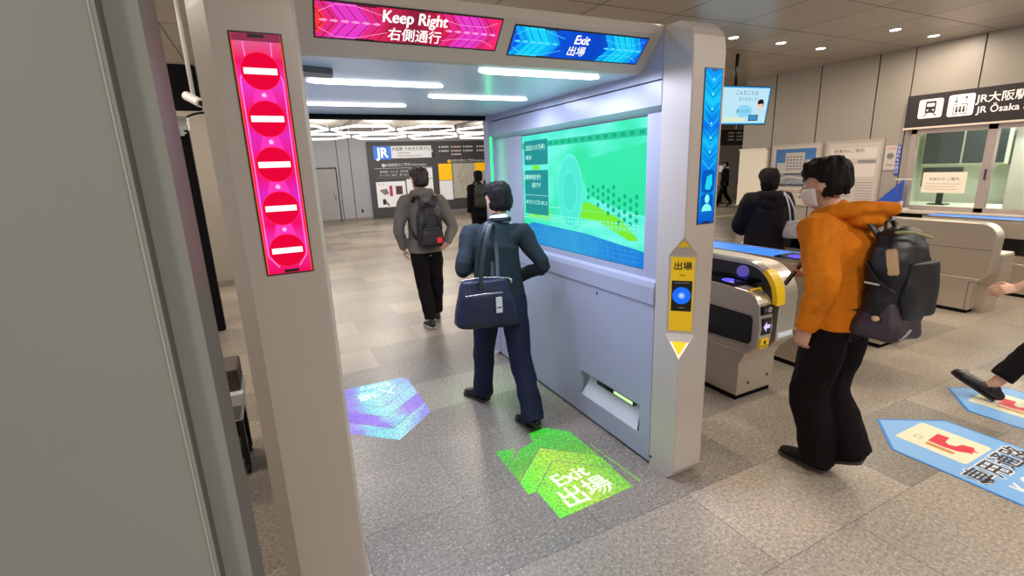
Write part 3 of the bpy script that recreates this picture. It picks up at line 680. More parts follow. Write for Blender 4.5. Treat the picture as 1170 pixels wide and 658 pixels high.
for (x, y, z, sy, sz, e, c) in ((1.85, 2.8, 1.6, 1.4, .8, 2.2, (.3, 1., .8)),):
    L = bpy.data.lights.new('side_screen_light', 'AREA'); L.shape = 'RECTANGLE'; L.size = sz; L.size_y = sy; L.energy = e; L.color = c
    o = bpy.data.objects.new('side_screen_light', L); C.objects.link(o); o.parent = G; o.location = V((x, y, z))-V(G.location); o.rotation_euler = (0, math.radians(90), 0)
L = bpy.data.lights.new('light_strip_light', 'AREA'); L.shape = 'RECTANGLE'; L.size = .03; L.size_y = 1.6; L.energy = .5; L.color = (.15, 1., .4)
o = bpy.data.objects.new('light_strip_light', L); C.objects.link(o); o.parent = G; o.location = V((1.80, 3.98, 1.2))-V(G.location); o.rotation_euler = (math.radians(-90), 0, 0)

# ---- projected arrows on the floor, their light painted as thin glowing sheets
def fl(pts, z): return [(x, y, z) for x, y in pts]
def proj(name, polys, texts, label):
    t = MB(); t.flat = True; t.nodouble = True
    for k, (pts, m) in enumerate(polys): t.face(fl(pts, .002), m)
    for (s_, x, y, sz, rot, m) in texts:
        bm = text_bm(s_, sz, .015); bm.transform(Matrix.Translation((x, y, .0026)) @ Matrix.Rotation(rot, 4, 'Z')); t.merge(bm, m)
    return tag(obj(name, t), label, 'projection')
gA = projected('green_light', ((0, '#6ae820'), (.35, '#8ad420'), (.6, '#52b820'), (1, '#2fd028')), 1, 1.85, 2.55, .75)
gB = projected('lime_light', ((0, '#5cf010'), (.5, '#a8dc30'), (1, '#6cc82a')), 0, 1.1, 1.6, .85)
gW = projected('white_light', ((0, '#e8ffe8'), (1, '#f4fff0')), 0, 0, 1, 1.0)
cx = 1.34; g = .006
def vband(lo, hi, xl, xr, k=.9):   # chevron band between two heights, pointing away from the camera
    return [[(xl, lo-(cx-xl)*k), (cx, lo), (cx, hi), (xl, hi-(cx-xl)*k)], [(cx, lo), (xr, lo-(xr-cx)*k), (xr, hi-(xr-cx)*k), (cx, hi)]]
P = []
k_ = .9
def chev(a, x): return a-abs(x-cx)*k_
XL, XR = 1.066, 1.615
P.append(([(1.112, 1.806), (1.602, 1.826), (XR-.01, chev(2.255, XR-.01)), (cx, 2.255), (1.112, chev(2.255, 1.112))], gB))
P.append(([(1.06, 2.05), (1.108, chev(2.263, 1.108)), (cx, 2.263), (cx, 2.415), (XL, chev(2.415, XL))], gB))
P.append(([(cx, 2.263), (XR, chev(2.263, XR)), (XR, chev(2.415, XR)), (cx, 2.415)], gB))
P.append(([(XL, chev(2.423, XL)), (cx, 2.423), (cx, 2.50), (1.215, 2.465), (1.13, chev(2.57, 1.13)), (XL, chev(2.57, XL))], gA))
P.append(([(XL, chev(2.578, XL)), (1.13, chev(2.578, 1.13)), (1.195, 2.489), (1.072, 2.524)], gA))
P.append(([(cx, 2.423), (XR, chev(2.423, XR)), (XR, chev(2.56, XR)), (cx, 2.56)], gA))
P.append(([(cx+.01, 2.56), (XR, chev(2.568, XR)), (XR, 2.49), (1.49, 2.615), (1.36, 2.60)], gA))
P.append(([(1.662, 1.84), (1.672, 1.846), (1.645, 2.3), (1.64, 2.3)], gB))
T = [('Exit', 1.345, 2.075, .15, .05, gW), ('出場', 1.35, 1.915, .17, .04, gW)]
proj('projected_arrow', P, T, 'bright green projected arrow reading Exit on the granite floor at the man\'s heel')
bA = projected('violet_light', ((0, '#7a50f0'), (.35, '#8a70f2'), (.5, '#8adcf0'), (.65, '#9a8af0'), (1, '#8058f0')), 0, .3, .9, .8, .4)
bB = projected('cyan_light', ((0, '#8a78f0'), (.3, '#7adcf0'), (.6, '#a0e8f2'), (1, '#8a8cf0')), 0, .3, .9, .8, .9)
bW = projected('pale_light', ((0, '#f0f8ff'), (1, '#e8f4ff')), 0, 0, 1, .8)
cx = .57; P = []
def wband(lo, hi, xl, xr, k=.9): return [[(cx, lo), (cx, hi), (xl, hi+(cx-xl)*k), (xl, lo+(cx-xl)*k)], [(cx, lo), (xr, lo+(xr-cx)*k), (xr, hi+(xr-cx)*k), (cx, hi)]]
for lo, hi, m in ((2.97, 3.14, bB), (3.148, 3.33, bA), (3.338, 3.5, bB), (3.508, 3.66, bB)):
    for pts in wband(lo, hi, .285, .875): P.append((pts, m))
P.append(([(cx, 3.668), (.875, 3.94), (.82, 3.98), (.3, 3.98), (.285, 3.925)], bB))
proj('projected_arrow', P, [('入場', .59, 3.78, .17, PI, bW), ('Entry', .59, 3.91, .12, PI, bW)], 'cyan and violet projected arrow on the floor just right of the red-lit post')
L = bpy.data.lights.new('green_spill_light', 'SPOT'); L.energy = 45; L.spot_size = math.radians(34); L.color = (.3, 1, .3); L.shadow_soft_size = .1; L.spot_blend = .6  # added spot imitating the green strip's reflection on the floor
o = bpy.data.objects.new('green_spill_light', L); C.objects.link(o); o.parent = G; o.location = V((1.5, 3.25, 2.15))-V(G.location); o.rotation_euler = (0, 0, 0)
# ---- floor stickers
def sticker(dx, dy, label):
    t = thing('floor_sticker', label, 'floor sticker', (3.5+dx, 1.0+dy, 0))
    def q(pts): return [(x+dx, y+dy) for x, y in pts]
    b = MB(); b.prism(q([(3.5, 1.575), (3.855, 1.345), (3.855, -.4), (3.19, -.4), (3.19, 1.335)]), 'Z', .0005, .003, mat('sticker_edge_blue', '#2f8be0', .35)); obj('arrow_base', b, None, t)
    p = Pic((dx, dy, .0033), (1, 0, 0), (0, 1, 0), 1, 1)
    SB = mat('sticker_light_blue', '#86bdf2', .35); SC = mat('sticker_cream', '#f2eccb', .35); SR = mat('sticker_red', '#e2293f', .35); SO = mat('sticker_tan', '#cf8f45', .35); SK = mat('sticker_ink', '#2f2a30', .4); SW = mat('sticker_white', '#f2f4f8', .4)
    p.poly([(3.5, 1.556), (3.843, 1.335), (3.843, -.4), (3.202, -.4), (3.202, 1.325)], SB); p.up()
    p.rrect(3.37, 1.045, 3.70, 1.405, .02, SC); p.up()
    p.poly([(3.427, 1.27), (3.462, 1.27), (3.462, 1.13), (3.427, 1.13)], SO)
    # red brush-stroke hook
    p.poly([(3.48, 1.275), (3.62, 1.285), (3.625, 1.225), (3.55, 1.215), (3.53, 1.19), (3.55, 1.16), (3.60, 1.15), (3.615, 1.10), (3.58, 1.085), (3.57, 1.06), (3.55, 1.085), (3.53, 1.07), (3.515, 1.10), (3.49, 1.13), (3.475, 1.19)], SR)
    for a, c in (((3.465, 1.31), (3.505, 1.31)), ((3.505, 1.31), (3.505, 1.345)), ((3.505, 1.345), (3.465, 1.345)), ((3.465, 1.345), (3.465, 1.31))): p.line(a, c, .003, SK)
    p.text('専用通路', 3.53, .945, .148, SW, bold=.06); p.up(); p.text('専用通路', 3.53, .945, .148, SK, bold=.012)
    p.text('K Card', 3.49, .80, .115, SW, bold=.03); p.build('arrow_print', t)
sticker(0, 0, 'light blue arrow sticker on the floor with cream card, red mark and dark characters')
sticker(.945, .0, 'light blue arrow sticker on the floor under the walking shoe, farther right')
# ================================================================== ticket gate machines
GLB = glow('reader_violet_glow', '#5a52ff', 1.6); AR = glow('arrow_lavender', '#c9b8ff', 1.3)
def arc(cy, cz, r, a0, a1, n=7): return [(cy+r*math.cos(math.radians(a0+(a1-a0)*k/n)), cz+r*math.sin(math.radians(a0+(a1-a0)*k/n))) for k in range(n+1)]
def machine_reader(x, y, label):
    t = thing('ticket_gate_machine', label, 'ticket machine', (x, y, 0), 0, 'ticket gate machines')
    X = lambda a: x+a
    Y = lambda a: y+a
    def prof(pts): return [(Y(a), c) for a, c in pts]
    b = MB(); b.prism(prof([(.13, .04), (.13, .30), (.08, .40), (1.7, .40), (1.7, .04)]), 'X', X(0), X(.40), M_steel); obj('pedestal', b, None, t, bevel=.006)
    b = MB(); b.box(X(.01), X(.39), Y(.145), Y(1.69), 0, .04, M_blackmat); obj('plinth', b, None, t)
    # low half with the card reader
    low = [(.06, .40), (.0, .47), (-.015, .60), (.0, .72)]+[(a, c) for a, c in arc(.13, .725, .13, 180, 95)][1:]+[(.35, .868), (1.7, .872), (1.7, .40)]
    b = MB(); b.prism(prof(low), 'X', X(0), X(.135), M_steel); lo = obj('reader_body', b, None, t, bevel=.006)
    b = MB(); b.prism(prof([(.07, .47), (.045, .50), (.045, .66), (.07, .69), (.75, .70), (.75, .45)]), 'X', X(-.006), X(.004), M_darkglass); gl = obj('side_window', b, None, t, bevel=.004)
    b = MB(); b.prism(prof([(.04, .69), (.06, .70), (.76, .715), (.76, .70), (.06, .69)]), 'X', X(-.012), X(.006), M_steelrim)
    b.prism(prof([(.04, .455), (.06, .465), (.76, .45), (.76, .44), (.06, .45)]), 'X', X(-.012), X(.006), M_steelrim); obj('window_trim', b, None, gl)
    # tall half
    tall = [(.06, .40), (.0, .47), (-.005, .78)]+arc(.24, .775, .245, 178, 95, 9)+[(.5, 1.03), (1.7, 1.03), (1.7, .40)]
    b = MB(); b.prism(prof(tall), 'X', X(.205), X(.40), M_steel); obj('tall_body', b, None, t, bevel=.008)
    ho = [(.10, .86)]+arc(.245, .77, .235, 155, 95, 8)+[(.5, 1.012), (1.7, 1.012), (1.7, .86)]
    b = MB(); b.prism(prof(ho), 'X', X(.15), X(.206), M_darkglass); obj('hood_window', b, None, t)
    b = MB(); b.box(X(.145), X(.15), Y(.62), Y(.645), .87, 1.01, M_steelrim); o1 = arc(.245, .77, .262, 160, 92, 10)+[(1.7, 1.038)]; i1 = arc(.245, .77, .24, 160, 92, 10)+[(1.7, 1.012)]
    R = []
    for a in (X(.14), X(.21)): R.append([V((a, Y(p_), q_)) for p_, q_ in o1+i1[::-1]])
    b.rings(R, M_steelrim, smooth=False); obj('hood_rim', b, None, t)
    o1 = arc(.245, .78, .272, 186, 128, 10); i1 = arc(.245, .78, .235, 186, 128, 10); R = []
    for a in (X(.138), X(.225)): R.append([V((a, Y(p_), q_)) for p_, q_ in o1+i1[::-1]])
    b = MB(); b.rings(R, mat('hood_yellow', '#f0c400', .35, emit='#f0c400', es=.1), smooth=False); obj('yellow_guard', b, None, t)
    # top details of the low half
    b = MB(); b.box(X(.004), X(.15), Y(.22), Y(.62), .862, .876, M_black, .003); pd = obj('reader_deck', b, None, t)
    b = MB(); b.box(X(.012), X(.128), Y(.24), Y(.44), .875, .884, M_darkglass, .004); r_ = obj('card_reader', b, None, t)
    b = MB(); b.cyl((X(.07), Y(.33), .884), (X(.07), Y(.33), .8865), .045, m=GLB); obj('reader_glow', b, None, r_)
    L = bpy.data.lights.new('reader_light', 'POINT'); L.energy = .5; L.color = (.25, .2, 1); L.shadow_soft_size = .05
    o = bpy.data.objects.new('reader_light', L); C.objects.link(o); o.parent = t; o.location = (.08, .33, .93)
    q = Pic((X(0), Y(-.0), .735), (1, 0, 0), (0, .62, .78), .135, .15)
    q.d = .004
    b = MB()
    for (u0, v0, u1, v1) in ((.01, .02, .125, .032), (.01, .10, .125, .112), (.01, .02, .022, .112), (.113, .02, .125, .112)):
        b.prism([(u0, v0), (u1, v0), (u1, v1), (u0, v1)], 'Z', 0, .012, M_yellow)
    Mx = q.mat4(0, .0, 0, 0); Mx = Matrix.Translation((0, .04, .035)) @ Mx; b.bm.transform(Mx); ty = obj('coin_tray', b, None, t)
    b = MB(); b.prism([(.012, .022), (.123, .022), (.123, .11), (.012, .11)], 'Z', 0, .004, mat('tray_dark_yellow', '#5a4a10', .5)); b.bm.transform(Mx); obj('tray_well', b, None, ty)
    fy = Y(-.012)
    p = Pic((X(0), fy-.006, .45), (1, 0, 0), (0, 0, 1), .135, .4)
    b = MB(); b.box(X(.014), X(.124), fy-.006, fy+.02, .70, .765, M_black, .004); b.box(X(.02), X(.115), fy-.006, fy+.02, .555, .675, M_black, .003); b.box(X(.02), X(.105), fy-.006, fy+.02, .455, .525, M_yellow, .003); fp_ = obj('front_labels', b, None, t)
    p.d = .001
    p.disc(.085, .285, .018, LW, 20); p.up(); p.disc(.085, .285, .009, M_black, 16); p.text('IC', .045, .285, .022, LW)
    u, v = .067, .165; p.poly([(u-.036, v), (u-.004, v+.036), (u-.004, v+.013), (u+.034, v+.013), (u+.034, v-.013), (u-.004, v-.013), (u-.004, v-.036)], AR)
    p.text('ICOCA', .062, .022, .022, M_black, bold=.02); p.disc(.06, .05, .014, M_black, 6); p.build('label_print', fp_)
    b = MB(); b.box(X(.21), X(.395), Y(-.012), Y(.0), .5, .53, mat('painted_reflection_white', '#cfd3dc', .3, emit='#cfd3dc', es=.25)); obj('front_reflection_strip', b, None, t)  # reflection on the steel front, painted as a pale glowing strip
    b = MB(); b.cyl((X(.12), Y(.128), .12), (X(.12), Y(.135), .12), .012, m=M_black); obj('lock', b, None, t)
    b = MB(); b.cyl((X(.33), Y(.128), .14), (X(.33), Y(.135), .14), .012, m=M_black); obj('lock', b, None, t)
    return t
machine_reader(2.92, 2.10, 'steel ticket machine with glowing left arrow and yellow tray, right beside the gate post')
def machine_plain(x, y, label, w, h, kind):
    t = thing('ticket_gate_machine', label, 'ticket machine', (x, y, 0), 0, 'ticket gate machines')
    P_ = lambda pts: [(y+a, c) for a, c in pts]
    b = MB(); b.prism(P_([(.13, .04), (.13, .30), (.08, .40), (1.7, .40), (1.7, .04)]), 'X', x, x+w, M_steel); obj('pedestal', b, None, t, bevel=.006)
    b = MB(); b.box(x+.01, x+w-.01, y+.145, y+1.69, 0, .04, M_blackmat); obj('plinth', b, None, t)
    r = .16
    top = [(.06, .40), (.01, .47), (.0, h-r)]+arc(r, h-r, r, 180, 92, 8)[1:]+[(1.7, h), (1.7, .40)]
    b = MB(); b.prism(P_(top), 'X', x, x+w, M_steel); obj('body', b, None, t, bevel=.008)
    if kind == 'blue':
        b = MB(); b.box(x+.015, x+w-.015, y+.16, y+1.7, h, h+.012, mat('blue_lit_deck', '#3f86ee', .3, emit='#3f86ee', es=.45), .003); dk = obj('lit_deck', b, None, t)
        b = MB(); b.box(x, x+.012, y+.1, y+1.7, h-.005, h+.022, M_steelrim, .002); b2 = obj('deck_edge', b, None, t)
        b = MB(); b.box(x+w-.012, x+w, y+.1, y+1.7, h-.005, h+.022, M_steelrim, .002); obj('deck_edge', b, None, t)
        b = MB(); b.box(x+.05, x+w-.08, y+.22, y+.5, h+.012, h+.024, M_darkglass, .004); rd = obj('card_reader', b, None, t)
        b = MB(); b.cyl((x+.15, y+.36, h+.024), (x+.15, y+.36, h+.027), .06, m=GLB); obj('reader_glow', b, None, rd)
        b = MB(); b.box(x-.008, x+.002, y+.3, y+1.7, .5, .7, M_darkglass, .003); obj('side_window', b, None, t)
    if kind == 'hood':
        b = MB(); b.box(x+.04, x+w, y+.25, y+1.7, h, h+.13, M_darkglass, .01); obj('hood_window', b, None, t)
        b = MB(); b.box(x+.02, x+w+.01, y+.22, y+1.7, h+.13, h+.16, M_steelrim, .006); b.box(x+.03, x+.05, y+.22, y+.25, h, h+.14, M_steelrim); obj('hood_rim', b, None, t)
    if kind == 'tall':
        b = MB(); b.box(x-.0015, x+.001, y+.02, y+1.7, h-.285, h-.28, M_seam); b.box(x-.0015, x+.001, y+.16, y+.165, .045, .36, M_seam); b.box(x-.0015, x+.001, y+.0, y+.16, .355, .36, M_seam); obj('panel_seams', b, None, t)
        b = MB(); b.box(x+w-.02, x+w+.28, y-.02, y+.3, .30, .66, M_steel, .01); sb = obj('side_cabinet', b, None, t)
        b = MB(); b.box(x+w-.015, x+w+.275, y-.015, y+.295, .66, .668, M_white, .003); obj('cabinet_top', b, None, sb)
        b = MB(); b.box(x+w-.02, x+w+.28, y+.05, y+.3, 0, .30, M_steel); obj('cabinet_foot', b, None, sb)
    return t
machine_plain(3.85, 2.22, 'low steel ticket machine with a bright blue lit top deck', .38, .90, 'blue')
machine_plain(4.88, 2.13, 'steel ticket machine with black hood and steel rail before the navy jacket', .34, .82, 'hood')
machine_plain(6.75, 2.22, 'tall plain brushed steel ticket machine with rounded top, right of the backpack', .17, 1.0, 'tall')
machine_plain(8.0, 1.75, 'steel ticket machine with violet-lit deck at the right edge before the office window', .36, .90, 'blue')

# ================================================================== office, sign and posters on the right wall
# room behind the window
M_off = mat('office_cream_wall', '#dfe4d2', .6); M_offd = mat('office_dark_cabinet', '#3c4446', .4)
b = MB(); b.box(11.2, 11.3, -1.6, 5.0, 0, 2.6, M_off); struct('wall_office_back', b)
b = MB(); b.box(9.2, 11.3, 5.0, 5.1, 0, 2.6, M_off); struct('wall_office_side', b)
b = MB(); b.box(9.2, 11.3, -1.6, 5.1, 2.6, 2.7, M_off); struct('ceiling_office', b)
b = MB(); b.box(9.2, 11.3, -1.7, -1.6, 0, 2.6, M_off); struct('wall_office_end', b)
L = bpy.data.lights.new('office_light', 'AREA'); L.shape = 'RECTANGLE'; L.size = 1.4; L.size_y = 4; L.energy = 90; L.color = (.92, 1, .88)
o = bpy.data.objects.new('office_light', L); C.objects.link(o); o.location = (10.2, 2.2, 2.47)
t = thing('window_1', None, None, (8.98, 3, .9)); del t['label']; del t['category']; t['kind'] = 'structure'
M_fr = mat('window_frame_pinkish', '#b5a6a0', .4, .3)
b = MB()
for y0, y1 in ((4.1, 4.17), (3.17, 3.27), (.6, .7), (-1.5, -1.43)): b.box(8.96, 9.06, y0, y1, .9, 2.1, M_fr)
b.box(8.96, 9.06, -1.5, 4.17, .9, .96, M_fr); b.box(8.96, 9.06, -1.5, 4.17, 2.03, 2.1, M_fr); obj('window_frame', b, None, t)
b = MB(); b.box(9.01, 9.016, 3.27, 4.1, .96, 2.03, M_glass); obj('pane', b, None, t)
b = MB(); b.box(9.03, 9.036, .7, 3.17, .96, 2.03, M_glass); obj('pane', b, None, t)
b = MB(); b.box(8.955, 8.96, 3.2, 3.225, 1.35, 1.5, M_seam); obj('window_handle', b, None, t)
b = MB(); b.box(8.75, 8.955, -1.6, 4.22, .86, .9, mat('counter_top_pale', '#cfc4b6', .35), .006); b.box(8.82, 8.99, -1.6, 4.2, .70, .86, M_blackmat); b.box(8.85, 8.99, -1.6, 4.2, 0, .70, M_wall)
tag(obj('service_counter', b), 'pale-topped service counter with dark band under the office window', 'counter')
# things in the office
t = thing('wall_cabinet', 'dark grey cabinet with two glass doors on the office back wall', 'cabinet', (10.9, 4.6, 1.5))
b = MB(); b.box(10.9, 11.19, 3.65, 4.85, 1.52, 2.12, M_off, .01); obj('cabinet_body', b, None, t)
for y in (3.7, 4.28): b = MB(); b.box(10.88, 10.9, y, y+.55, 1.55, 2.09, M_offd, .004); obj('door', b, None, t)
t = thing('notice_sheet', 'pale paper notice hanging inside the office window', 'notice', (8.99, 3.7, 1.3))
b = MB(); b.box(8.995, 9.0, 3.42, 3.95, 1.16, 1.46, mat('notice_paper', '#f0dfc8', .6, emit='#f0dfc8', es=.15)); obj('paper', b, None, t)
p = Pic((8.9945, 3.95, 1.16), (0, -1, 0), (0, 0, 1), .53, .3); p.text('お知らせ ご案内', .265, .2, .05, TX); p.rect(.05, .13, .48, .135, PG); p.rect(.05, .09, .40, .095, PG); p.rect(.05, .05, .44, .055, PG); p.build('notice_print', t)
t = thing('computer_monitor', 'dark desktop monitor behind the paper notice in the office', 'monitor', (10.2, 4.3, 1.0))
b = MB(); b.box(10.2, 10.24, 3.95, 4.5, 1.18, 1.5, M_offd, .008); obj('screen', b, None, t)
b = MB(); b.box(10.24, 10.28, 4.18, 4.26, .9, 1.25, M_black); b.box(10.15, 10.35, 4.1, 4.34, .885, .9, M_black); obj('stand', b, None, t)
b = MB(); b.box(9.9, 10.8, 2.0, 4.8, .84, .88, M_off, .005); b.box(10.0, 10.7, 4.7, 4.76, .02, .84, M_offd); b.box(10.0, 10.7, 2.1, 2.16, .02, .84, M_offd); tag(obj('office_desk', b), 'pale desk inside the ticket office', 'desk')
t = thing('tall_locker', 'tall dark locker with round dial behind the right side of the office pane', 'locker', (10.4, 3.5, 0))
b = MB(); b.box(10.85, 11.19, 3.0, 3.6, .02, 2.1, M_offd, .01); obj('locker_body', b, None, t)
b = MB(); b.cyl((10.85, 3.48, 1.5), (10.83, 3.48, 1.5), .06, m=M_black); obj('dial', b, None, t)
b = MB(); b.cyl((9.3, 3.0, 2.0), (9.3, .6, 2.0), .035, m=glow('office_tube', '#ffffff', 7.)); b.box(9.28, 9.32, 1.7, 1.8, 2.0, 2.6, M_white); tag(obj('tube_lamp', b), 'bright white tube lamp inside the top of the office window', 'lamp')
L = bpy.data.lights.new('office_tube_light', 'AREA'); L.shape = 'RECTANGLE'; L.size = .1; L.size_y = 2.4; L.energy = 18
o = bpy.data.objects.new('office_tube_light', L); C.objects.link(o); o.location = (9.32, 1.8, 1.94)
t = thing('roller_blind', 'plain cream screen closing the right part of the office window', 'blind', (9.5, 1.9, .9))
b = MB(); b.box(9.5, 9.51, .4, 3.15, .9, 2.3, mat('cream_blind', '#d9dcc6', .6, emit='#d9dcc6', es=.12)); obj('blind', b, None, t)
b = MB(); b.box(9.49, 9.5, 2.75, 3.0, 1.86, 1.9, PG); obj('blind_label', b, None, t)
b = MB(); b.box(9.46, 9.54, .4, 3.15, 2.3, 2.36, M_off); obj('blind_box', b, None, t)
# station sign
t = thing('station_sign', 'long black overhead sign with train and lift pictograms above the office window', 'sign', (8.95, 2.5, 2.3))
b = MB(); b.box(8.9, 8.995, .3, 4.26, 2.125, 2.585, M_signblack, .004); obj('sign_box', b, None, t)
b = MB(); b.box(8.895, 8.99, .3, 4.27, 2.1, 2.125, mat('sign_lower_trim', '#e0c9b4', .4, emit='#e0c9b4', es=.2)); obj('lower_trim', b, None, t)
p = Pic((8.8975, 4.26, 2.125), (0, -1, 0), (0, 0, 1), 3.9, .46)
SW2 = mat('sign_lit_white', '#f6e4da', .4, emit='#f6e4da', es=.55)
p.rrect(.16, .12, .455, .385, .03, SW2); p.rrect(.515, .11, .81, .40, .03, SW2)
p.text('JR大阪駅', 1.09, .31, .135, SW2, bold=.012, wide=1.0); p.text('JR Ōsaka Sta.', 1.17, .165, .12, SW2, bold=.012, wide=1.); p.text('うめきた地下口', 2.1, .35, .17, SW2, bold=.012); p.up()
u = .307; p.rrect(u-.065, .19, u+.065, .355, .02, M_signblack); p.poly([(u-.09, .14), (u-.07, .14), (u-.03, .19), (u-.05, .19)], M_signblack); p.poly([(u+.07, .14), (u+.09, .14), (u+.05, .19), (u+.03, .19)], M_signblack)
u = .66; p.path([(u-.075, .14), (u+.075, .14), (u+.075, .27), (u-.075, .27), (u-.075, .14)], .009, M_signblack)
for d in (-.04, 0, .04): p.disc(u+d, .228, .014, M_signblack, 12); p.rect(u+d-.013, .16, u+d+.013, .212, M_signblack)
p.poly([(u-.055, .29), (u-.08, .32), (u-.03, .32)], M_signblack); p.rect(u-.059, .31, u-.051, .37, M_signblack); p.poly([(u+.055, .375), (u+.03, .345), (u+.08, .345)], M_signblack); p.rect(u+.051, .29, u+.059, .35, M_signblack)
p.up(); p.rrect(.307-.045, .28, .307+.045, .325, .01, SW2); p.disc(.307-.035, .23, .012, SW2, 12); p.disc(.307+.035, .23, .012, SW2, 12); p.build('sign_print', t)
# posters
t = thing('poster', 'framed poster of white buildings under blue sky on the beige wall', 'poster', (8.99, 6.0, .9))
b = MB(); b.box(8.975, 8.996, 5.52, 6.5, .86, 2.0, mat('poster_frame', '#b8aea4', .4, .2), .004); obj('frame', b, None, t)
p = Pic((8.9745, 6.5, .86), (0, -1, 0), (0, 0, 1), .98, 1.14); PP = mat('poster_paper', '#c9bfb6', .4)
p.rect(.04, .04, .94, 1.1, PP); p.up(); p.rect(.1, .35, .88, 1.05, mat('poster_sky', '#3a6fae', .4, nz=.3, nscale=4)); p.up()
PB = mat('poster_building', '#bdb8b2', .5); PB2 = mat('poster_building_dark', '#6d7480', .5)
p.rect(.1, .6, .88, .75, PB2); p.up(); p.rect(.14, .58, .33, .8, PB); p.rect(.7, .6, .86, .85, PB); p.up(); p.rect(.3, .58, .68, .98, PB); p.rect(.1, .35, .88, .6, mat('poster_ground', '#8b9098', .5, nz=.3, nscale=14)); p.up()
for i in range(5):
    for j in range(5): p.rect(.33+i*.065, .67+j*.055, .37+i*.065, .695+j*.055, PB2)
p.poly([(.12, .5), (.4, .56), (.86, .5), (.86, .47), (.4, .53), (.12, .47)], PP); p.rect(.14, .37, .84, .4, TX)
p.text('UMEKITA 2024', .5, .26, .07, mat('poster_red_brown', '#8a4a48', .5)); p.text('うめきたエリア 案内図', .5, .16, .06, TX); p.disc(.75, .12, .07, mat('poster_tan', '#d9b79a', .5)); p.build('poster_print', t)
t = thing('poster', 'framed pale notice poster with lines of text behind the head of the man in orange', 'poster', (8.99, 4.8, .9))
b = MB(); b.box(8.975, 8.996, 4.53, 5.46, .6, 2.0, mat('poster_frame', '#b8aea4', .4, .2), .004); obj('frame', b, None, t)
p = Pic((8.9745, 5.46, .6), (0, -1, 0), (0, 0, 1), 1.04, 1.4)
p.rect(.05, .05, .89, 1.35, PP); p.up(); p.rect(.10, 1.1, .84, 1.27, mat('poster_pale', '#ddd3ca', .5)); p.rect(.52, .8, .84, 1.0, mat('poster_pale', '#ddd3ca', .5)); p.up(); p.text('駅構内のご案内', .4, 1.22, .07, TX); p.rect(.56, 1.02, .84, 1.07, PG)
for k in range(12): p.rect(.12, .2+k*.065, .45+.08*math.sin(k*2.1), .215+k*.065, PG); p.rect(.56, .2+k*.045, .84, .21+k*.045, PG)
p.build('poster_print', t)
t = thing('notice_sheet', 'small white square notice with red top on the wall beside the blue strip sign', 'notice', (8.99, 4.42, 1.5))
b = MB(); b.box(8.985, 9.0, 4.345, 4.515, 1.5, 1.88, PP, .002); obj('sheet', b, None, t)
p = Pic((8.9845, 4.52, 1.5), (0, -1, 0), (0, 0, 1), .175, .38); p.text('ご注意', .09, .33, .04, RD); p.disc(.09, .22, .05, PG, 16); p.text('禁煙', .09, .22, .035, PP); p.text('Notice', .09, .08, .035, TX, bold=.02); p.build('notice_print', t)
t = thing('strip_sign', 'narrow vertical blue sign with white characters left of the office window', 'sign', (8.99, 4.31, 1.4))
b = MB(); b.box(8.98, 8.996, 4.285, 4.345, 1.42, 1.88, mat('strip_sign_blue', '#2a3f9c', .4, emit='#2a3f9c', es=.2), .002); obj('sign_plate', b, None, t)
p = Pic((8.979, 4.345, 1.42), (0, -1, 0), (0, 0, 1), .06, .46)
for k, c in enumerate('お忘れもの窓口'): p.text(c, .03, .42-k*.062, .055, LW, bold=.02)
p.build('sign_print', t)
t = thing('counter_wedge_sign', 'blue triangular sign standing on the counter end above the orange hood', 'sign', (8.6, 4.1, .9))
b = MB(); b.prism([(4.45, 1.02), (4.12, 1.02), (4.12, 1.36)], 'X', 8.84, 8.87, mat('wedge_blue', '#2450b4', .4, emit='#2450b4', es=.15)); obj('wedge', b, None, t)
b = MB(); b.box(8.8, 8.9, 4.02, 4.42, .9, .93, M_white); b.box(8.83, 8.87, 4.1, 4.14, .93, 1.03, M_white); obj('foot', b, None, t)
t = thing('counter_screen', 'small clear acrylic screen with white edge at the left end of the counter', 'screen', (8.8, 4.0, .9))
b = MB(); b.box(8.76, 8.765, 3.98, 4.2, .93, 1.36, M_glass); obj('acrylic_sheet', b, None, t)
b = MB(); b.box(8.755, 8.77, 3.98, 4.2, 1.36, 1.375, M_white); obj('edge_rail', b, None, t)
b = MB(); b.box(8.75, 8.775, 3.98, 4.2, .9, .93, M_white); obj('base_rail', b, None, t)
# hanging information screen
t = thing('hanging_display', 'tilted hanging screen with pale blue notice and a cartoon child drawing', 'display', (6.7, 5.4, CZ))
ax = V((1.06, -.12, .0)).normalized()
c0 = V((5.75, 5.52, 2.27)); wd, hg = 1.45, .56
nrm = V((-.10, -.95, -.12)).normalized(); ux = V((.98, -.10, 0)).normalized(); uy = nrm.cross(ux).normalized(); 
if uy.z < 0: uy = -uy
nrm = ux.cross(uy)
Mx = Matrix.Identity(4)
for i, c in enumerate((ux, uy, nrm)):
    for j in range(3): Mx[j][i] = c[j]
for j in range(3): Mx[j][3] = c0[j]
b = MB(); b.prism([(0, 0), (wd, 0), (wd, hg), (0, hg)], 'Z', -.05, 0, mat('display_bezel', '#11202c', .3)); b.bm.transform(Mx); obj('display_body', b, None, t)
p = Pic(c0+nrm*.002, ux, uy, wd, hg)
p.rect(.015, .015, wd-.015, hg-.015, glow('display_blue_edge', '#22a0e8', 1.)); p.up(); p.rect(.03, .03, wd-.03, hg-.03, glow('display_pale', '#bfe6f6', .95)); p.up()
KK = glow('display_ink', '#3a6078', .8); p.text('こんなことは', .98, .46, .075, KK); p.text('ありませんか?', 1.02, .37, .06, glow('display_blue_ink', '#3f8fc4', 1.)); p.disc(.98, .2, .16, glow('display_bubble', '#8ad0ee', 1.), 30, .09); p.rect(.6, .05, 1.0, .11, glow('display_cream', '#d8e6c8', 1.))
p.up(); p.text('困ったとき', .95, .2, .05, KK)
